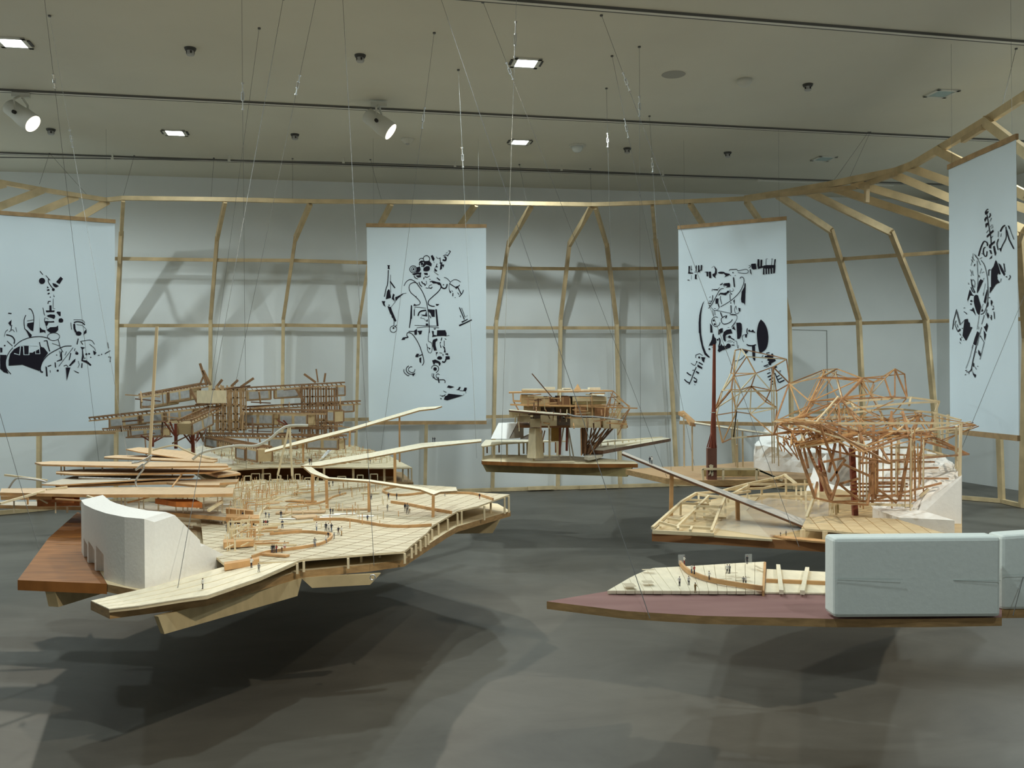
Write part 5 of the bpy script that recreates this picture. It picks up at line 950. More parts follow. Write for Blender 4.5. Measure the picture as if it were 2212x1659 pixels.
# ================================================================= model E: big stick dome, right
ME_ = empty('dome_model', H(1700, 1140, .74), 'suspended model with a large tangled stick dome over a white foam hill', 'architectural model', 'suspended architectural models')
PLYE = mat('pale_ply', (.66, .53, .32), .55, .12, 7, (1, 4, 1)); PLYE2 = mat('warm_deck_ply', (.56, .40, .20), .55, .15, 7, (1, 4, 1))
slab('base_slab', [(1408, 1150), (1545, 1157), (1797, 1173), (1895, 1184), (2078, 1160), (2078, 1100), (2050, 1062), (1900, 1052), (1640, 1066), (1560, 1075), (1472, 1090)], .79, .045, PLYE2, ME_, mat('red_edge_wood', (.36, .165, .065), .55, .25, 8, (1, 1, 4)))
slab('ply_sheet', [(1409, 1149), (1480, 1152), (1668, 1165), (1640, 1136), (1612, 1103), (1640, 1072), (1560, 1078), (1474, 1091)], .794, .010, PLYE, ME_, BALSA)
o = slab('acetate_sheet', [(1540, 1140), (1660, 1160), (1790, 1130), (1790, 1085), (1660, 1075), (1600, 1090)], .80, .002, CLEAR, ME_, label='clear plastic sheet laid over the deck')
def s6(lst, w, mt, name='deck_frame', parent=None):
    for (a, b, Ya), (c, d, Yb) in lst: stick(D(*px6(a, b), Ya), D(*px6(c, d), Yb), w * .72, mt, parent or ME_, name)
s6([((250, 1445, 4.68), (480, 1240, 5.25)), ((480, 1240, 5.25), (590, 1175, 5.6)), ((590, 1175, 5.6), (780, 1160, 5.8)), ((780, 1160, 5.8), (1000, 1100, 6.0)), ((1000, 1100, 6.0), (1240, 1050, 6.3)), ((1240, 1050, 6.3), (1290, 1030, 6.5)), ((990, 1105, 5.9), (1500, 1105, 6.0)), ((850, 1145, 5.9), (1120, 1135, 6.0)), ((1120, 1135, 6.0), (1270, 1105, 6.1)), ((1280, 1030, 6.4), (1370, 1100, 6.0)), ((600, 1185, 5.6), (890, 1215, 5.3)), ((250, 1470, 4.64), (730, 1495, 4.58)), ((1000, 1115, 5.9), (860, 1190, 5.6)), ((780, 1190, 5.5), (1010, 1160, 5.8)), ((1010, 1195, 5.7), (1500, 1200, 5.7))], .020, BALSA)
s6([((370, 1370, 4.9), (475, 1388, 4.85)), ((310, 1400, 4.78), (450, 1438, 4.7)), ((455, 1430, 4.72), (560, 1435, 4.7)), ((565, 1440, 4.68), (715, 1450, 4.65)), ((440, 1440, 4.7), (690, 1195, 5.4)), ((690, 1195, 5.4), (810, 1205, 5.3)), ((590, 1275, 5.1), (775, 1280, 5.05)), ((775, 1300, 5.0), (710, 1470, 4.6)), ((690, 1320, 5.0), (580, 1310, 5.0)), ((650, 1275, 5.1), (655, 1360, 5.05)), ((580, 1280, 5.1), (580, 1390, 5.05)), ((815, 1200, 5.3), (820, 1370, 5.2)), ((820, 1200, 5.3), (740, 1380, 4.9)), ((480, 1250, 5.2), (690, 1265, 5.2)), ((510, 1225, 5.4), (700, 1232, 5.3)), ((655, 1360, 5.05), (820, 1368, 5.1)), ((470, 1380, 4.9), (600, 1300, 5.1)), ((560, 1435, 4.7), (545, 1465, 4.6)), ((450, 1435, 4.7), (450, 1455, 4.65)), ((600, 1180, 5.6), (690, 1195, 5.4))], .017, BALSA)
s6([((470, 1250, 5.25), (468, 1345, 5.25)), ((610, 1190, 5.5), (612, 1350, 5.4)), ((680, 1200, 5.4), (680, 1260, 5.4)), ((990, 1110, 5.9), (990, 1260, 5.8)), ((1102, 1135, 6.0), (1102, 1210, 6.0)), ((1290, 1060, 6.2), (1292, 1185, 6.2)), ((1370, 1100, 6.0), (1372, 1260, 5.9)), ((1408, 1135, 5.8), (1410, 1280, 5.7)), ((1445, 1160, 5.6), (1447, 1340, 5.4)), ((310, 1395, 4.8), (312, 1440, 4.75)), ((375, 1345, 5.0), (372, 1405, 4.95)), ((840, 1190, 5.5), (840, 1245, 5.5)), ((1440, 1070, 6.2), (1440, 1180, 6.2)), ((1505, 1190, 5.6), (1470, 1340, 5.3)), ((1540, 1100, 5.9), (1545, 1290, 5.6))], .016, BALSA, 'post')
walkway([(1343, 979, 5.35), (1346, 975, 5.42), (1425, 1008, 5.3), (1764, 1131, 4.86), (1737, 1137, 4.72), (1424, 1012, 5.2)], .012, ME_, [((1451, 1022, 5.2), (1447, 1114)), ((1593, 1076, 5.05), (1595, 1146))], mat('grey_top', (.52, .50, .46), .6, .08, 9), WALNUT, 'long grey-topped ramp rising off the deck', .020)
DKE = grid_mat('front_deck', (.68, .54, .33), (.45, .32, .17), .07, .04, .2, .05)
slab('raised_deck', [(1731, 1141), (1743, 1117), (1793, 1114), (1937, 1121), (2040, 1152), (1960, 1160), (1835, 1150), (1800, 1146)], .84, .010, DKE, ME_, BALSA)
for x, y in ((1734, 1144), (1782, 1147), (1834, 1151), (1745, 1125)): hang(x, y, .835, .79, .018, BALSA, ME_)
slab('step_strip', [(1664, 1155), (1760, 1163), (1800, 1169), (1800, 1172), (1700, 1163)], .80, .008, OBECHE, ME_)
# foam hill and wedge
block('foam_wedge', [(1942, 1152, 4.75), (2062, 1153, 4.6), (2062, 1124, 4.6), (1942, 1118, 4.75)], [.35, .5, .5, .35], FOAM, ME_, 'low white foam wedge at the foot of the hill')
hexa('foam_block', [D(1975, 1125, 4.95), D(2077, 1150, 4.9), D(2078, 1150, 5.6), D(1975, 1110, 5.6), D(1990, 1087, 4.98), D(2077, 1030, 4.95), D(2078, 1024, 5.6), D(1995, 1075, 5.6)], FOAM, ME_, None, .004)
mound('foam_hill', [[(1900, 1124, 5.0), (1895, 1108, 5.3), (1880, 1090, 5.7), (1850, 1070, 6.2), (1800, 1062, 6.6), (1740, 1060, 6.8)],
    [(1930, 1118, 5.0), (1925, 1085, 5.3), (1905, 1055, 5.75), (1870, 1035, 6.3), (1820, 1015, 6.7), (1760, 1010, 6.9)],
    [(1965, 1108, 5.0), (1962, 1055, 5.4), (1945, 1020, 5.85), (1910, 995, 6.4), (1850, 975, 6.8), (1790, 970, 7.0)],
    [(1990, 1088, 5.0), (2020, 1035, 5.4), (2010, 1000, 5.95), (1970, 975, 6.45), (1900, 955, 6.9), (1820, 950, 7.1)],
    [(2045, 1052, 5.02), (2068, 1022, 5.5), (2048, 996, 6.0), (2000, 972, 6.55), (1930, 952, 7.0), (1840, 945, 7.15)],
    [(2076, 1034, 5.05), (2074, 1016, 5.6), (2056, 998, 6.1), (2010, 974, 6.65), (1940, 956, 7.05), (1850, 948, 7.2)]], ME_, FOAM, 8, .02, 'white foam hillside carved in ridges', 4)
# ---- the tangle of sticks
def px7(x, y): return 1660 + x / 3.607, 740 + y / 3.607
SD = empty('stick_dome', D(1796, 1084, 5.0), None, parent=ME_); tag(SD, 'tangled dome of glued red-brown and pale sticks')
def e7(lst, w, mt, name='stick'):
    for (a, b, Ya), (c, d, Yb) in lst: stick(D(*px7(a, b), Ya), D(*px7(c, d), Yb), w * .62, mt, SD, name)
n = dict(tl=(160, 320, 6.3), d1=(415, 270, 6.1), d2=(440, 210, 6.6), d3=(535, 205, 6.6), d4=(725, 280, 6.1), d5=(740, 275, 6.0), d6=(905, 280, 5.9), d7=(985, 205, 6.1), d8=(1060, 245, 6.2), d9=(1080, 430, 5.9), da=(955, 425, 5.7), db=(985, 415, 5.9), dc=(575, 440, 5.6), dd=(790, 400, 5.9), de=(265, 580, 5.5), df=(60, 600, 5.6), dg=(325, 460, 5.7), dh=(820, 310, 6.2), L0=(75, 630, 4.9), L1=(180, 600, 5.2), R0=(1500, 630, 5.25), R1=(1610, 640, 5.9), FR1=(400, 640, 4.7), FR2=(945, 940, 4.5), K1=(725, 940, 4.5), K2=(1560, 870, 5.6), K0=(750, 840, 4.6), H0=(490, 1240, 4.85), H1=(360, 1210, 4.85), H2=(770, 1265, 4.8), LA=(215, 790, 4.9), LB=(180, 690, 5.0), A=(40, 715, 5.0), B=(260, 580, 5.6), M1=(640, 700, 5.3), M2=(1100, 720, 5.3), M3=(1310, 770, 5.8), M4=(700, 580, 6.0), M5=(930, 600, 6.0), M6=(1180, 560, 6.1), Q1=(300, 800, 5.0), Q2=(440, 680, 5.1), Q3=(550, 760, 5.1), Q4=(620, 870, 5.0), Q5=(830, 740, 5.2), Q6=(740, 700, 5.2), Q7=(970, 700, 5.2), Q8=(1150, 690, 5.6), Q9=(1300, 740, 5.7))
def E_(s, w, mt):
    for ab in s.split():
        a, b = ab.split('-'); e7([(n[a], n[b])], w, mt)
E_('d2-d3 d3-d4 d2-tl d3-dh d5-d6 tl-df d7-d6 d5-d8 d7-d8 d1-d3 d1-tl d4-dd dh-d6 dh-dd d2-d1 tl-d2 dd-dc d5-dh d4-dg dh-d7 df-de tl-dg dg-d1 tl-B d2-dg d3-d1 dg-dd d4-dc d1-dh', .010, OBECHE)
E_('d1-d4 d1-de d5-dc d5-d6 d6-da dc-da d7-d9 d8-d9 d7-db db-da d9-da dg-de dg-dc dc-de tl-df', .014, SIENNA)
E_('L0-FR1 K1-K2 K1-K0 K0-M2 FR1-FR2 LA-H1 LB-LA H0-H2 H1-H0 L0-A A-LB LB-Q2 Q2-FR1 Q1-Q3 Q1-LA Q3-Q6 Q6-Q5 Q5-FR2 Q5-Q7 Q7-K2 M1-Q7 M1-FR1 Q7-Q8 Q8-Q9 Q9-K2 Q4-FR2 Q4-Q1 Q3-Q4 K2-M3 M2-Q8 Q6-M2 L1-Q2 L0-LB L1-M1', .016, SIENNA)
E_('L1-de L1-df L0-L1 B-M4 M4-M5 M5-M6 M6-R1 R1-M5 M4-Q6 M5-Q7 M6-Q9 M4-M1 R1-Q8 M5-d9 de-M4 dc-M5 dg-M4 L1-M5 A-Q2 A-Q1 Q2-Q6 Q2-M4 Q1-M1 Q3-M2 Q4-Q7', .010, OBECHE)
e7([((550, 630, 4.7), (1500, 628, 5.25)), ((520, 465, 5.7), (1110, 428, 5.9)), ((1110, 428, 5.9), (1330, 458, 6.0)), ((1330, 458, 6.0), (1300, 540, 6.0)), ((560, 520, 5.6), (1110, 470, 5.8)), ((1110, 470, 5.8), (1325, 462, 6.0)), ((1110, 428, 5.9), (1095, 490, 5.8)), ((640, 545, 5.6), (960, 512, 5.8)), ((960, 512, 5.8), (1270, 545, 6.0)), ((1270, 545, 6.0), (1500, 605, 5.8)), ((490, 465, 5.7), (540, 500, 5.5)), ((575, 490, 5.5), (640, 465, 5.6)), ((640, 465, 5.6), (670, 510, 5.5)), ((460, 530, 5.6), (660, 520, 5.6)), ((440, 580, 5.5), (700, 575, 5.5)), ((860, 690, 5.6), (1140, 690, 5.6)), ((1120, 690, 5.7), (1420, 800, 5.9)), ((1180, 820, 5.7), (1390, 880, 5.7)), ((1420, 800, 5.9), (1485, 880, 5.5)), ((950, 820, 5.5), (1200, 815, 5.7)), ((1090, 870, 5.5), (1480, 885, 5.5))], .018, BALSA, 'pale_stick')
e7([((1498, 632, 5.25), (1490, 1042, 5.25)), ((1465, 650, 5.4), (1462, 980, 5.5)), ((1480, 890, 5.4), (1478, 1000, 5.4)), ((1300, 545, 6.0), (1290, 860, 6.0)), ((1350, 560, 6.1), (1355, 820, 6.1)), ((1400, 560, 6.1), (1390, 790, 6.1)), ((1125, 700, 5.8), (1120, 1090, 5.8)), ((1010, 590, 5.6), (1015, 1030, 5.6)), ((1030, 540, 5.7), (1090, 620, 5.7)), ((880, 560, 5.8), (885, 600, 5.8))], .022, BALSA, 'pale_post')
e7([((650, 820, 5.3), (675, 1347, 5.25))], .045, REDPOLE, 'red_column')
e7([((395, 650, 5.2), (390, 800, 5.2)), ((400, 900, 5.6), (415, 1160, 5.6))], .03, REDPOLE, 'red_column')
e7([((820, 640, 5.1), (810, 1260, 5.0)), ((835, 840, 5.1), (832, 1220, 5.1)), ((805, 900, 5.0), (805, 1180, 5.0)), ((1105, 780, 5.0), (1020, 1230, 5.0)), ((1045, 540, 5.6), (1110, 790, 5.2)), ((960, 540, 5.6), (940, 775, 5.3)), ((970, 600, 5.5), (935, 760, 5.4)), ((1280, 600, 5.9), (1250, 730, 5.8)), ((1170, 580, 5.9), (1110, 780, 5.5)), ((1250, 700, 5.7), (1170, 900, 5.3))], .022, BX2 if False else SIENNA, 'strut')
e7([((235, 640, 5.1), (330, 880, 5.0)), ((330, 880, 5.0), (485, 1240, 4.86)), ((205, 740, 4.95), (362, 1208, 4.86)), ((330, 690, 5.1), (440, 1010, 5.0)), ((440, 1010, 5.0), (490, 1240, 4.85)), ((440, 640, 5.0), (520, 790, 5.0)), ((520, 790, 5.0), (470, 1010, 4.95)), ((500, 920, 4.9), (545, 1060, 4.9)), ((395, 640, 5.1), (405, 900, 5.0)), ((550, 620, 5.0), (560, 900, 4.95)), ((620, 650, 5.1), (650, 830, 5.1)), ((700, 640, 5.0), (740, 840, 4.9)), ((545, 1060, 4.9), (490, 1230, 4.85)), ((400, 640, 4.7), (500, 920, 4.9)), ((430, 930, 4.95), (590, 900, 4.95)), ((570, 940, 4.9), (790, 1040, 4.8)), ((790, 1040, 4.8), (800, 1180, 4.8)), ((490, 1180, 4.85), (420, 1010, 4.95)), ((600, 910, 4.9), (480, 1080, 4.9)), ((270, 800, 5.0), (310, 980, 5.0)), ((180, 690, 5.0), (360, 1205, 4.86)), ((560, 1100, 4.9), (700, 1060, 4.9)), ((550, 1100, 4.9), (720, 1240, 4.85)), ((770, 1265, 4.8), (810, 1060, 4.9)), ((480, 1180, 4.9), (380, 960, 5.0)), ((360, 1210, 4.85), (380, 1090, 5.0)), ((850, 1140, 4.9), (1000, 1250, 4.85))], .018, SIENNA, 'strut')
e7([((840, 995, 5.0), (1320, 975, 5.5)), ((840, 1055, 5.0), (1400, 1060, 5.2)), ((840, 1222, 4.9), (1345, 1095, 5.15)), ((640, 1128, 5.1), (1085, 1122, 5.2)), ((620, 1160, 5.1), (1110, 1160, 5.15)), ((520, 1195, 5.0), (1110, 1193, 5.1)), ((510, 1240, 4.95), (1150, 1228, 5.05)), ((900, 870, 5.3), (1330, 885, 5.7)), ((870, 930, 5.2), (1290, 930, 5.6)), ((860, 1090, 5.0), (1060, 1085, 5.3)), ((640, 1100, 5.1), (1080, 1100, 5.2))], .016, SIENNA, 'floor_edge')
e7([((510, 1250, 4.9), (1120, 1270, 5.0)), ((500, 1245, 4.88), (485, 1345, 4.88)), ((380, 1100, 5.1), (350, 1210, 4.9)), ((350, 1220, 4.88), (300, 1360, 4.85)), ((520, 1250, 5.0), (525, 1340, 5.0)), ((1245, 1140, 5.1), (1180, 1200, 5.1))], .022, BALSA, 'pale_stick')
random.seed(21)
for i in range(26):           # thin verticals dropping to the hill
    x = random.uniform(700, 1230); y0 = random.uniform(600, 900); y1 = random.uniform(1150, 1340) if x < 1150 else random.uniform(1000, 1180); Y = random.uniform(4.9, 5.3)
    e7([((x, y0, Y), (x + random.uniform(-8, 8), y1, Y))], .009, (SIENNA, OBECHE, BALSA)[i % 3], 'upright')
keys = ['L0', 'L1', 'FR1', 'Q1', 'Q2', 'Q3', 'Q5', 'Q6', 'Q7', 'Q8', 'Q9', 'M1', 'M2', 'M4', 'M5', 'M6', 'LB', 'LA', 'de', 'dc', 'B', 'R1', 'M3', 'K0']
for i in range(150):
    a, b = random.sample(keys, 2)
    if abs(n[a][0] - n[b][0]) > 640: continue
    j = lambda q: (q[0] + random.uniform(-45, 45), q[1] + random.uniform(-30, 30), q[2] + random.uniform(-.15, .15))
    e7([(j(n[a]), j(n[b]))], random.choice((.008, .009, .012)), (OBECHE, SIENNA, BALSA, OBECHE)[i % 4])
for i in range(40):            # cage at the left, in front of the far foam
    x = random.uniform(60, 420); y = random.uniform(640, 800); e7([((x, y, 5.1), (x + random.uniform(-90, 140), y + random.uniform(-60, 150), 5.3))], .009, (OBECHE, SIENNA, SIENNA)[i % 3])
ku = ['tl', 'd1', 'd2', 'd3', 'd4', 'd5', 'dh', 'dd', 'dg', 'de', 'df', 'dc', 'M4', 'M5', 'B', 'L1', 'd6', 'da']
for i in range(60):
    a, b = random.sample(ku, 2)
    if abs(n[a][0] - n[b][0]) > 330: continue
    j = lambda q: (q[0] + random.uniform(-30, 30), q[1] + random.uniform(0, 30), q[2] + random.uniform(-.15, .15))
    e7([(j(n[a]), j(n[b]))], random.choice((.007, .008, .010)), (OBECHE, BALSA, SIENNA, OBECHE)[i % 4])
for i in range(22):
    x = random.uniform(420, 700); y = random.uniform(470, 640); e7([((x, y, 5.5), (x + random.uniform(-60, 60), y + random.uniform(20, 90), 5.5))], .008, (BALSA, OBECHE)[i % 2])
block('grey_core', [(1808, 1050, 5.9), (1836, 1050, 5.9), (1836, 982, 5.9), (1808, 984, 5.9)], .2, GREYP, ME_); block('core_post', [(1800, 1108, 5.05), (1812, 1108, 5.05), (1812, 1084, 5.05), (1802, 1084, 5.05)], .05, OLIVE, ME_)
# ================================================================= model F: pink deck and foam wall in the right foreground
MF = empty('pink_model', H(1700, 1310, .70), 'nearest suspended model, right: pink painted deck, plank floor and long white foam wall', 'architectural model', 'suspended architectural models')
slab('base_slab', [(1181, 1299), (1353, 1320), (1512, 1330), (1802, 1337), (2000, 1337), (2164, 1334), (2164, 1285), (1800, 1280), (1650, 1276), (1345, 1277), (1312, 1277)], .75, .028, PINKP, MF, SLABW)
slab('base_slab', [(2164, 1318), (2330, 1316), (2330, 1270), (2164, 1270)], .75, .028, SLABW, MF)
zf = .765
T0, T1 = [(1312, 1276), (1407, 1227)], [(1650, 1277), (1652, 1213)]
import bisect
def lerp2(a, b, t): return (a[0] + (b[0] - a[0]) * t, a[1] + (b[1] - a[1]) * t)
front = lambda t: lerp2((1312, 1276), (1650, 1277), t)
backl = [(1312, 1276), (1365, 1245), (1407, 1227), (1500, 1222), (1580, 1217), (1652, 1213)]
def back(t):
    f = t * 5; i = min(4, int(f)); return lerp2(backl[i], backl[i + 1], f - i)
slab('floor_base', [(1313, 1276), (1365, 1246), (1407, 1228), (1500, 1223), (1580, 1218), (1651, 1214), (1649, 1276)], .760, .008, BALSA, MF)
NPL = 17
for i in range(NPL):
    t0, t1 = i / NPL + .0011, (i + 1) / NPL - .0011
    pts = [front(t0), front(t1), back(t1), back(t0)]
    slab('floor_plank', pts, zf + .001 * (i % 3), .012, BALSA_P, MF)
slab('floor_sheet', [(1652, 1279), (1800, 1281), (1830, 1281), (1830, 1238), (1800, 1236), (1656, 1229)], .758, .006, BALSA_P, MF)
slab('step_edge', [(1646, 1276), (1651, 1277), (1655, 1214), (1650, 1213)], .770, .02, OBECHE, MF)
for a, b in (((1681, 1223), (1688, 1279)), ((1744, 1229), (1733, 1280)), ((1799, 1236), (1790, 1281))): stick(H(*a, .768), H(*b, .768), .016, BALSA_P, MF, 'joist')
stick(H(1655, 1254, .765), H(1800, 1260, .765), .014, OBECHE, MF, 'joist')
rail([(1469, 1220), (1488, 1239), (1531, 1256), (1588, 1267), (1647, 1276)], .77, .010, .018, OBECHE, MF)
SCORE = mat('scored_line', (.55, .47, .33), .7)
for x, y, w, d in ((1400, 1229, .05, .02), (1360, 1262, .04, .06), (1399, 1255, .04, .04), (1564, 1249, .06, .01), (1603, 1246, .06, .02), (1638, 1224, .012, .07), (1580, 1236, .05, .01)):
    p = H(x, y, .782); m = MB(); m.box((p.x, p.y, .7795), w, d, .001, .1); obj('thin_inlay', m, SCORE, MF)
def foam_panel(q, depth, label): return block('foam_wall', q, depth, mat('bright_foam', (.74, .80, .77), .85, .03, 60, bump=.2), MF, label, .012)
foam_panel([(1802, 1335, 3.09), (2162, 1333, 3.10), (2163, 1160, 3.10), (1802, 1163, 3.09)], .10, 'long white foam wall panel with rounded top edge')
foam_panel([(2163, 1318, 3.22), (2340, 1317, 3.22), (2340, 1146, 3.22), (2164, 1158, 3.22)], .10, 'second white foam panel set back at the picture edge')
SEAM = mat('seam_grey', (.45, .52, .49), .8)
for a, b, Y in (((1803, 1249), (1950, 1251), 3.087), ((2060, 1253), (2162, 1254), 3.096), ((2166, 1242), (2330, 1240), 3.215)): stick(D(*a, Y), D(*b, Y), .0012, SEAM, MF, 'seam')
# ---------------------------------------------------------------- suspension cables
STEELB = mat('bright_steel', (.72, .74, .74), .25, metal=.7)
def cable(label, top, bottom, turn=None, r=.0014, mt=None, name='suspension_cable'):
    """top: (px, py) on the ceiling or a point; bottom: point; turn: (py0, py1) rows of the turnbuckle"""
    a = ceil(*top) if not isinstance(top, Vector) else top; b = bottom
    e = empty(name, b, label, 'cable', 'thin steel cables holding up the models')
    m = MB(); m.tube([a, b], r, 5); obj('wire', m, mt or WIRE, e)
    m = MB(); m.cyl(a - Vector((0, 0, .012)), .012, .012, .012, 8); obj('ceiling_eye', m, WIRE, e)
    if turn:
        def at(py):
            lo, hi = 0.0, 1.0
            for _ in range(40):
                t = (lo + hi) / 2; v = a.lerp(b, t) - CAM; row = CY - v.dot(U_AX) * F / v.y
                if row < py: lo = t
                else: hi = t
            return a.lerp(b, lo)
        p, q = at(turn[0]), at(turn[1]); t = (q - p); L_ = t.length; t.normalize(); s = t.cross(Vector((0, 1, 0))).normalized()
        m = MB()
        for k in (-1, 1): m.tube([p + t * (L_ * .35) + s * (.008 * k), p + t * (L_ * .65) + s * (.008 * k)], .0035, 6)
        for f0, f1, rr in ((.0, .06, .010), (.06, .35, .004), (.33, .37, .011), (.63, .67, .011), (.65, .94, .004), (.94, 1.0, .010)): m.tube([p + t * (L_ * f0), p + t * (L_ * f1)], rr, 7)
        tag(obj('turnbuckle', m, STEELB, e), 'bright turnbuckle')
    return e
cable('steel cable with a large bright turnbuckle just above the middle lit downlight', (1116, -12), H(1082, 1000, .80), (45, 125), .0018, STEELB)
cable('pale cable with a bright turnbuckle hanging above the middle of the ring beam', (990, 150), H(1030, 990, .80), (318, 362), .0014, STEELB)
cable('long cable slanting from the front track down to the mast model', (1043, 3), H(1440, 1030, .78), (135, 172))
cable('cable crossing the left banner, bright turnbuckle below the first spotlight', (107, 33), H(285, 1040, .80), (280, 318), .0014, STEELB)
cable('cable at the left with a turnbuckle just above the middle track', (88, -70), H(214, 1000, .82), (160, 190))
cable('cable with a turnbuckle on the middle track, left of the second spotlight', (522, -8), H(532, 1012, .83), (178, 238))
cable('long cable running down to the hook on the front keel of the big platform', (612, -4), D(371, 1342, 3.72))
cable('cable with a slanted turnbuckle above the middle track, between the spotlights', (690, -40), H(470, 1016, .83), (162, 205))
cable('thin cable reaching the front edge of the scored deck', (740, -8), H(808, 1222, .70))
cable('cable tied to the lattice tower of the left back model', (560, 60), D(455, 832, 8.9))
cable('long thin cable down to the edge of the pink deck', (950, -10), D(1404, 1336, 3.1))
cable('cable with a dark turnbuckle down to the red-brown edge of the dome model', (1299, 32), D(1726, 1181, 4.35), (158, 198))
cable('short-turnbuckle cable left of the central downlights', (938, 70), H(820, 1000, .83), (232, 278))
cable('cable with an upright turnbuckle near the round ceiling grille', (1381, 100), H(1384, 1000, .80), (208, 252))
cable('cable with a beaded turnbuckle above the right middle banner', (1322, 120), H(1500, 1005, .80), (256, 298))
cable('faint cable right of the white smoke dome', (1310, 190), H(1330, 996, .80), (288, 318))
cable('faint cable dropping past the picture rail at the right of centre', (1403, 250), H(1450, 1020, .80), (342, 372))
cable('cable beside the outer mahogany plank of the big platform', (-240, 60), H(84, 1186, .70))
cable('cable at the right picture edge holding the pink model', (2560, -60), D(2188, 1330, 3.12))
cable('cable in front of the right banner down to the foam hill', (2400, 180), D(2040, 1060, 5.6))
# ties of the ring beam to the tracks
def tie(label, top, px, py):
    return cable(label, H(top[0], top[1], CEIL - .02), H(px, py, RZ + .05), None, .0018, WIRE, 'ring_tie')
for l, a, b in (('tie wire of the ring beam, outermost at the left', (107, 331), (85, 398)), ('second tie wire from the same eye at the left, going right', (107, 331), (187, 420)), ('short tie wire above the left banner corner', (290, 336), (266, 425)),
        ('tie wire of the ring beam above the left back model', (462, 341), (456, 427)), ('vertical tie wire left of the middle banner', (632, 342), (632, 430)), ('tie wire above the middle banner', (800, 344), (824, 432)),
        ('tie wire between middle and right middle banners', (1122, 355), (1137, 436)), ('vertical tie wire where two ribs meet', (1275, 364), (1278, 438)), ('left one of the paired ties at the right bend', (1876, 285), (1797, 396)), ('right one of the paired ties at the right bend', (1880, 285), (1834, 386)), ('tie wire near the upper right picture corner', (2195, 104), (2165, 228))):
    tie(l, a, b[0], b[1])
# ---------------------------------------------------------------- tiny scale figures
PC = {k: mat('figure_' + k, c, .7) for k, c in dict(dark=(.03, .032, .045), navy=(.04, .05, .10), blue=(.10, .16, .28), red=(.35, .05, .04), white=(.75, .74, .70), grey=(.28, .28, .27), tan=(.50, .33, .14), brown=(.16, .08, .05), skin=(.42, .26, .18), hair=(.03, .02, .015)).items()}
def fig_mesh(top, leg, k):
    m = MB(); H_ = 1.75; st = (.10, .16, .07)[k % 3]
    for s in (-1, 1):
        f = st * s * (.6 if k % 2 else 0)
        m.tube([(s * .10 * (1 + .3 * (k % 3)), -f * .6, .02), (s * .095, -f * .2, .48), (s * .085, 0, .90)], [.055, .065, .095], 6, 1)
        m.box((s * .10 * (1 + .3 * (k % 3)), -f * .6 - .05, .025), .09, .24, .05, 0, 3)
        el = (s * .27, -.06 - .10 * ((k + (s > 0)) % 2), 1.12); hd = (s * (.25 - .10 * (k % 2)), -.10 - .14 * ((k + (s > 0)) % 2), .88 + .2 * ((k + (s > 0)) % 2))
        m.tube([(s * .19, 0, 1.42), el, hd], [.06, .05, .038], 6, 0); m.tube([hd, (hd[0], hd[1] - .03, hd[2] - .09)], [.04, .03], 5, 2)
    m.tube([(0, 0, .86), (0, 0, 1.0), (0, 0, 1.25), (0, 0, 1.44), (0, 0, 1.50)], [.155, .15, .19, .20, .08], 8, 0)
    m.tube([(0, 0, 1.48), (0, 0, 1.56)], [.055, .05], 6, 2)
    m.tube([(0, -.01, 1.53), (0, -.015, 1.58), (0, -.01, 1.66), (0, 0, 1.72)], [.06, .085, .09, .07], 8, 2); m.tube([(0, .01, 1.64), (0, .015, 1.71), (0, .01, 1.765)], [.10, .098, .05], 8, 3)
    m.tube([(0, -.10, 1.64), (0, -.115, 1.61)], [.012, .018], 4, 2)
    me = bpy.data.meshes.new('scale_figure'); me.from_pydata(m.v, [], m.f)
    for q in (top, leg, 'skin', 'hair'): me.materials.append(PC[q])
    me.polygons.foreach_set('material_index', m.m); return me
FM = {}
def figure(px, py, z, top, leg, label, hpx=None, Y=None, rz=None, yo=0):
    k = (px * 7 + py * 3) % 3; key = (top, leg, k)
    if key not in FM: FM[key] = fig_mesh(top, leg, k)
    p = (HA(px, py, .001) if abs(z - .752) < .002 or .77 < z < .78 or .79 < z < .795 else H(px, py, z)) if Y is None else D(px, py, Y); h = .043 if hpx is None else hpx * p.y / F
    o = bpy.data.objects.new('scale_figure', FM[key]); COL.objects.link(o); o.location = p; sc = h / 1.76; o.scale = (sc * 1.1, sc, sc); o.rotation_euler = (0, 0, ((px * 37) % 100) / 40 - 1.2 if rz is None else rz)
    return tag(o, 'tiny model figure ' + label, 'scale figure', 'scale figures on the models')
za_ = lambda px: za(max(px, 640)) + .001
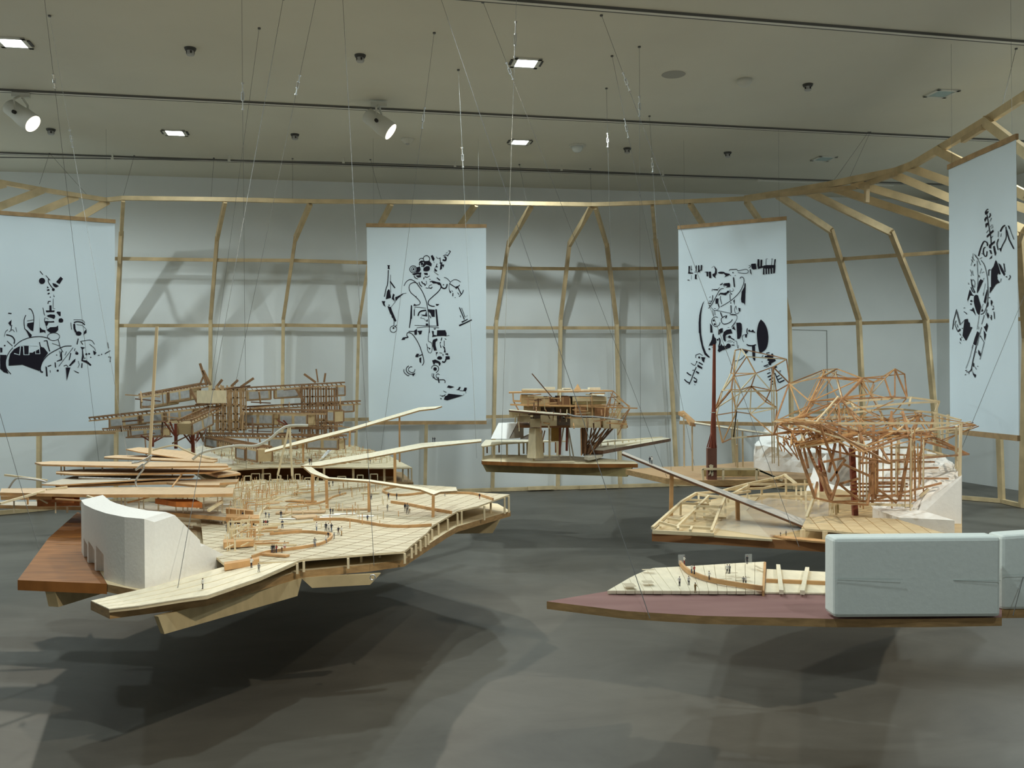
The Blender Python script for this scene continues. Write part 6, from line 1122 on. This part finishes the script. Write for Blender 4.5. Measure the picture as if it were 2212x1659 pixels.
for px, py, z, t, l, lab, h in [
 (438, 1272, za(438) + .006, 'white', 'dark', 'in a white top walking alone on the narrow prow planks', 23), (543, 1226, za(543) + .006, 'white', 'dark', 'in a pale top standing on the planks before the orange edge beam', 22), (559, 1236, za(559) + .006, 'grey', 'grey', 'in grey behind the pale one on the prow planks', 20),
 (588, 1195, .751, 'dark', 'navy', 'in dark clothes, left of a pair by the curved strip', 19), (592, 1195, .751, 'dark', 'dark', 'in black, right of a pair by the curved strip', 19), (597, 1194, .751, 'red', 'navy', 'in a red top beside two dark figures', 17), (609, 1194, .751, 'brown', 'brown', 'small and brown, low beside the pale woman', 13), (615, 1190, .751, 'white', 'red', 'in white top and red trousers near the curved strip', 21),
 (680, 1181, .751, 'grey', 'blue', 'tall and grey at the inner bend of the curved strip', 20), (704, 1173, .751, 'white', 'blue', 'in white and blue on the curved strip bend', 16), (709, 1163, .751, 'dark', 'grey', 'dark, at the tip of the curved strip loop', 14), (722, 1164, .751, 'grey', 'grey', 'small grey, right of the curved strip loop', 14), (684, 1148, .751, 'white', 'blue', 'with arm held out, in blue trousers', 20),
 (704, 1148, .751, 'dark', 'dark', 'in black, left of the group of three', 19), (710, 1150, .751, 'white', 'grey', 'in pale clothes in the middle of the group of three', 20), (716, 1149, .751, 'dark', 'blue', 'in dark top, right of the group of three', 19), (731, 1154, .751, 'dark', 'brown', 'dark, left of the last pair past the group of three', 16), (738, 1157, .751, 'white', 'tan', 'tall and pale, right of the last pair past the group of three', 20),
 (570, 1137, .751, 'dark', 'brown', 'dark, left in the tight huddle on the deck', 14), (574, 1137, .751, 'red', 'dark', 'reddish, in the middle of the tight huddle', 14), (578, 1137, .751, 'dark', 'dark', 'black, right in the tight huddle on the deck', 14), (610, 1141, .751, 'navy', 'navy', 'in navy standing right of the huddle', 18), (607, 1119, .751, 'dark', 'blue', 'dark, further back right of the huddle', 16), (574, 1118, .751, 'navy', 'grey', 'sitting low behind the huddle', 12), (581, 1119, .751, 'blue', 'dark', 'in blue sitting beside another behind the huddle', 11),
 (498, 1139, .751, 'dark', 'dark', 'in black among the sticks near the foam wall', 17), (491, 1148, .751, 'navy', 'navy', 'in navy striding near the foam wall', 18), (516, 1117, .751, 'dark', 'dark', 'dark, left of two under the lowest terrace end', 16), (524, 1121, .751, 'dark', 'navy', 'dark, right of two under the lowest terrace end', 16),
 (714, 1111, .751, 'navy', 'dark', 'dark, left of the pair among the white cards', 14), (719, 1111, .751, 'dark', 'navy', 'dark, right of the pair among the white cards', 13), (794, 1126, .751, 'navy', 'dark', 'in navy right of the white cards', 14), (800, 1103, .751, 'dark', 'dark', 'black, beside the third walkway post', 14), (837, 1103, .751, 'grey', 'grey', 'grey and faint between the walkway posts', 14),
 (875, 1104, .752, 'dark', 'grey', 'dark, left of three at the fourth walkway post', 17), (880, 1109, .752, 'grey', 'dark', 'tall, in the middle of three by the fourth post', 22), (885, 1108, .752, 'tan', 'brown', 'small and tan, right of three by the fourth post', 10), (839, 1079, .751, 'navy', 'navy', 'in navy with legs apart by the hairpin strip', 15), (857, 1079, .751, 'dark', 'dark', 'dark, right of the hairpin strip bend', 14), (802, 1079, .751, 'grey', 'navy', 'grey, left of the hairpin strip by a post', 14),
 (961, 1072, .775, 'navy', 'grey', 'in navy on the far strip, left one', 12), (1036, 1078, .793, 'dark', 'red', 'dark and red on the strip near the far tip', 12), (734, 1071, .751, 'grey', 'grey', 'grey, standing on the small curved strip', 10), (711, 1052, .751, 'dark', 'dark', 'black, left of two beneath the low walkway', 12), (719, 1050, .751, 'dark', 'navy', 'black, right of two beneath the low walkway', 12),
 (800, 1001, .831, 'dark', 'dark', 'dark, on the farther left deck beside a cable', 9), (1686, 1158, .80, 'dark', 'dark', 'dark, left of two under the long ramp foot', 9), (1698, 1157, .80, 'grey', 'dark', 'grey, right of two under the long ramp foot', 11),
 (1494, 1238, .782, 'white', 'blue', 'in white beside the one in red on the plank floor', 19), (1500, 1240, .782, 'red', 'dark', 'in a red top on the plank floor', 19), (1532, 1252, .782, 'white', 'dark', 'in a white shirt beyond the curved rail', 19), (1571, 1239, .782, 'white', 'dark', 'in a pale top, left of a pair on the plank floor', 20), (1576, 1239, .782, 'grey', 'dark', 'in grey, right of a pair on the plank floor', 20),
 (1468, 1266, .782, 'white', 'dark', 'with dark trousers left of the curved rail', 21), (1488, 1264, .782, 'white', 'dark', 'in white with dark shorts before the curved rail', 20), (1502, 1281, .752, 'tan', 'tan', 'all in tan standing at the pink edge', 22), (1606, 1262, .782, 'grey', 'dark', 'in grey, left of a close pair beside the rail end', 17), (1611, 1262, .782, 'white', 'dark', 'in white, right of a close pair beside the rail end', 17)]:
    figure(px, py, z, t, l, lab, h)
for px, py, Y, t, l, lab, h in [(669, 1004, 6.48, 'dark', 'dark', 'in black, left of two where the walkways meet', 15), (673, 1004, 6.48, 'brown', 'dark', 'in brown and black, right of two where the walkways meet', 15), (935, 955, 8.05, 'dark', 'dark', 'black, left of two on the long footbridge', 11), (939, 955, 8.06, 'dark', 'navy', 'black, right of two on the long footbridge', 11), (1404, 1001, 5.29, 'dark', 'dark', 'black, left of two on the grey-topped ramp', 15), (1408, 1002, 5.28, 'white', 'dark', 'pale-topped, right of two on the grey-topped ramp', 16)]:
    figure(px, py, 0, t, l, lab, h, Y)
for px, py, t, l, lab in ((1478, 1219, 'white', 'red', 'with red skirt on a clear square behind the curved rail'), (1614, 1218, 'dark', 'dark', 'in black on a clear square beside the plank floor corner')):
    o = figure(px, py, .782, t, l, lab, 18)
    p = H(px, py, .782); m = MB(); m.box((p.x, p.y + .012, .782 + .018), .030, .0012, .040); c = obj('clear_backing', m, CLEAR, o); c.scale = [1 / s for s in o.scale]; c.location = Vector((0, .012 / o.scale[1], 0)); c.rotation_euler = (0, 0, -o.rotation_euler.z)
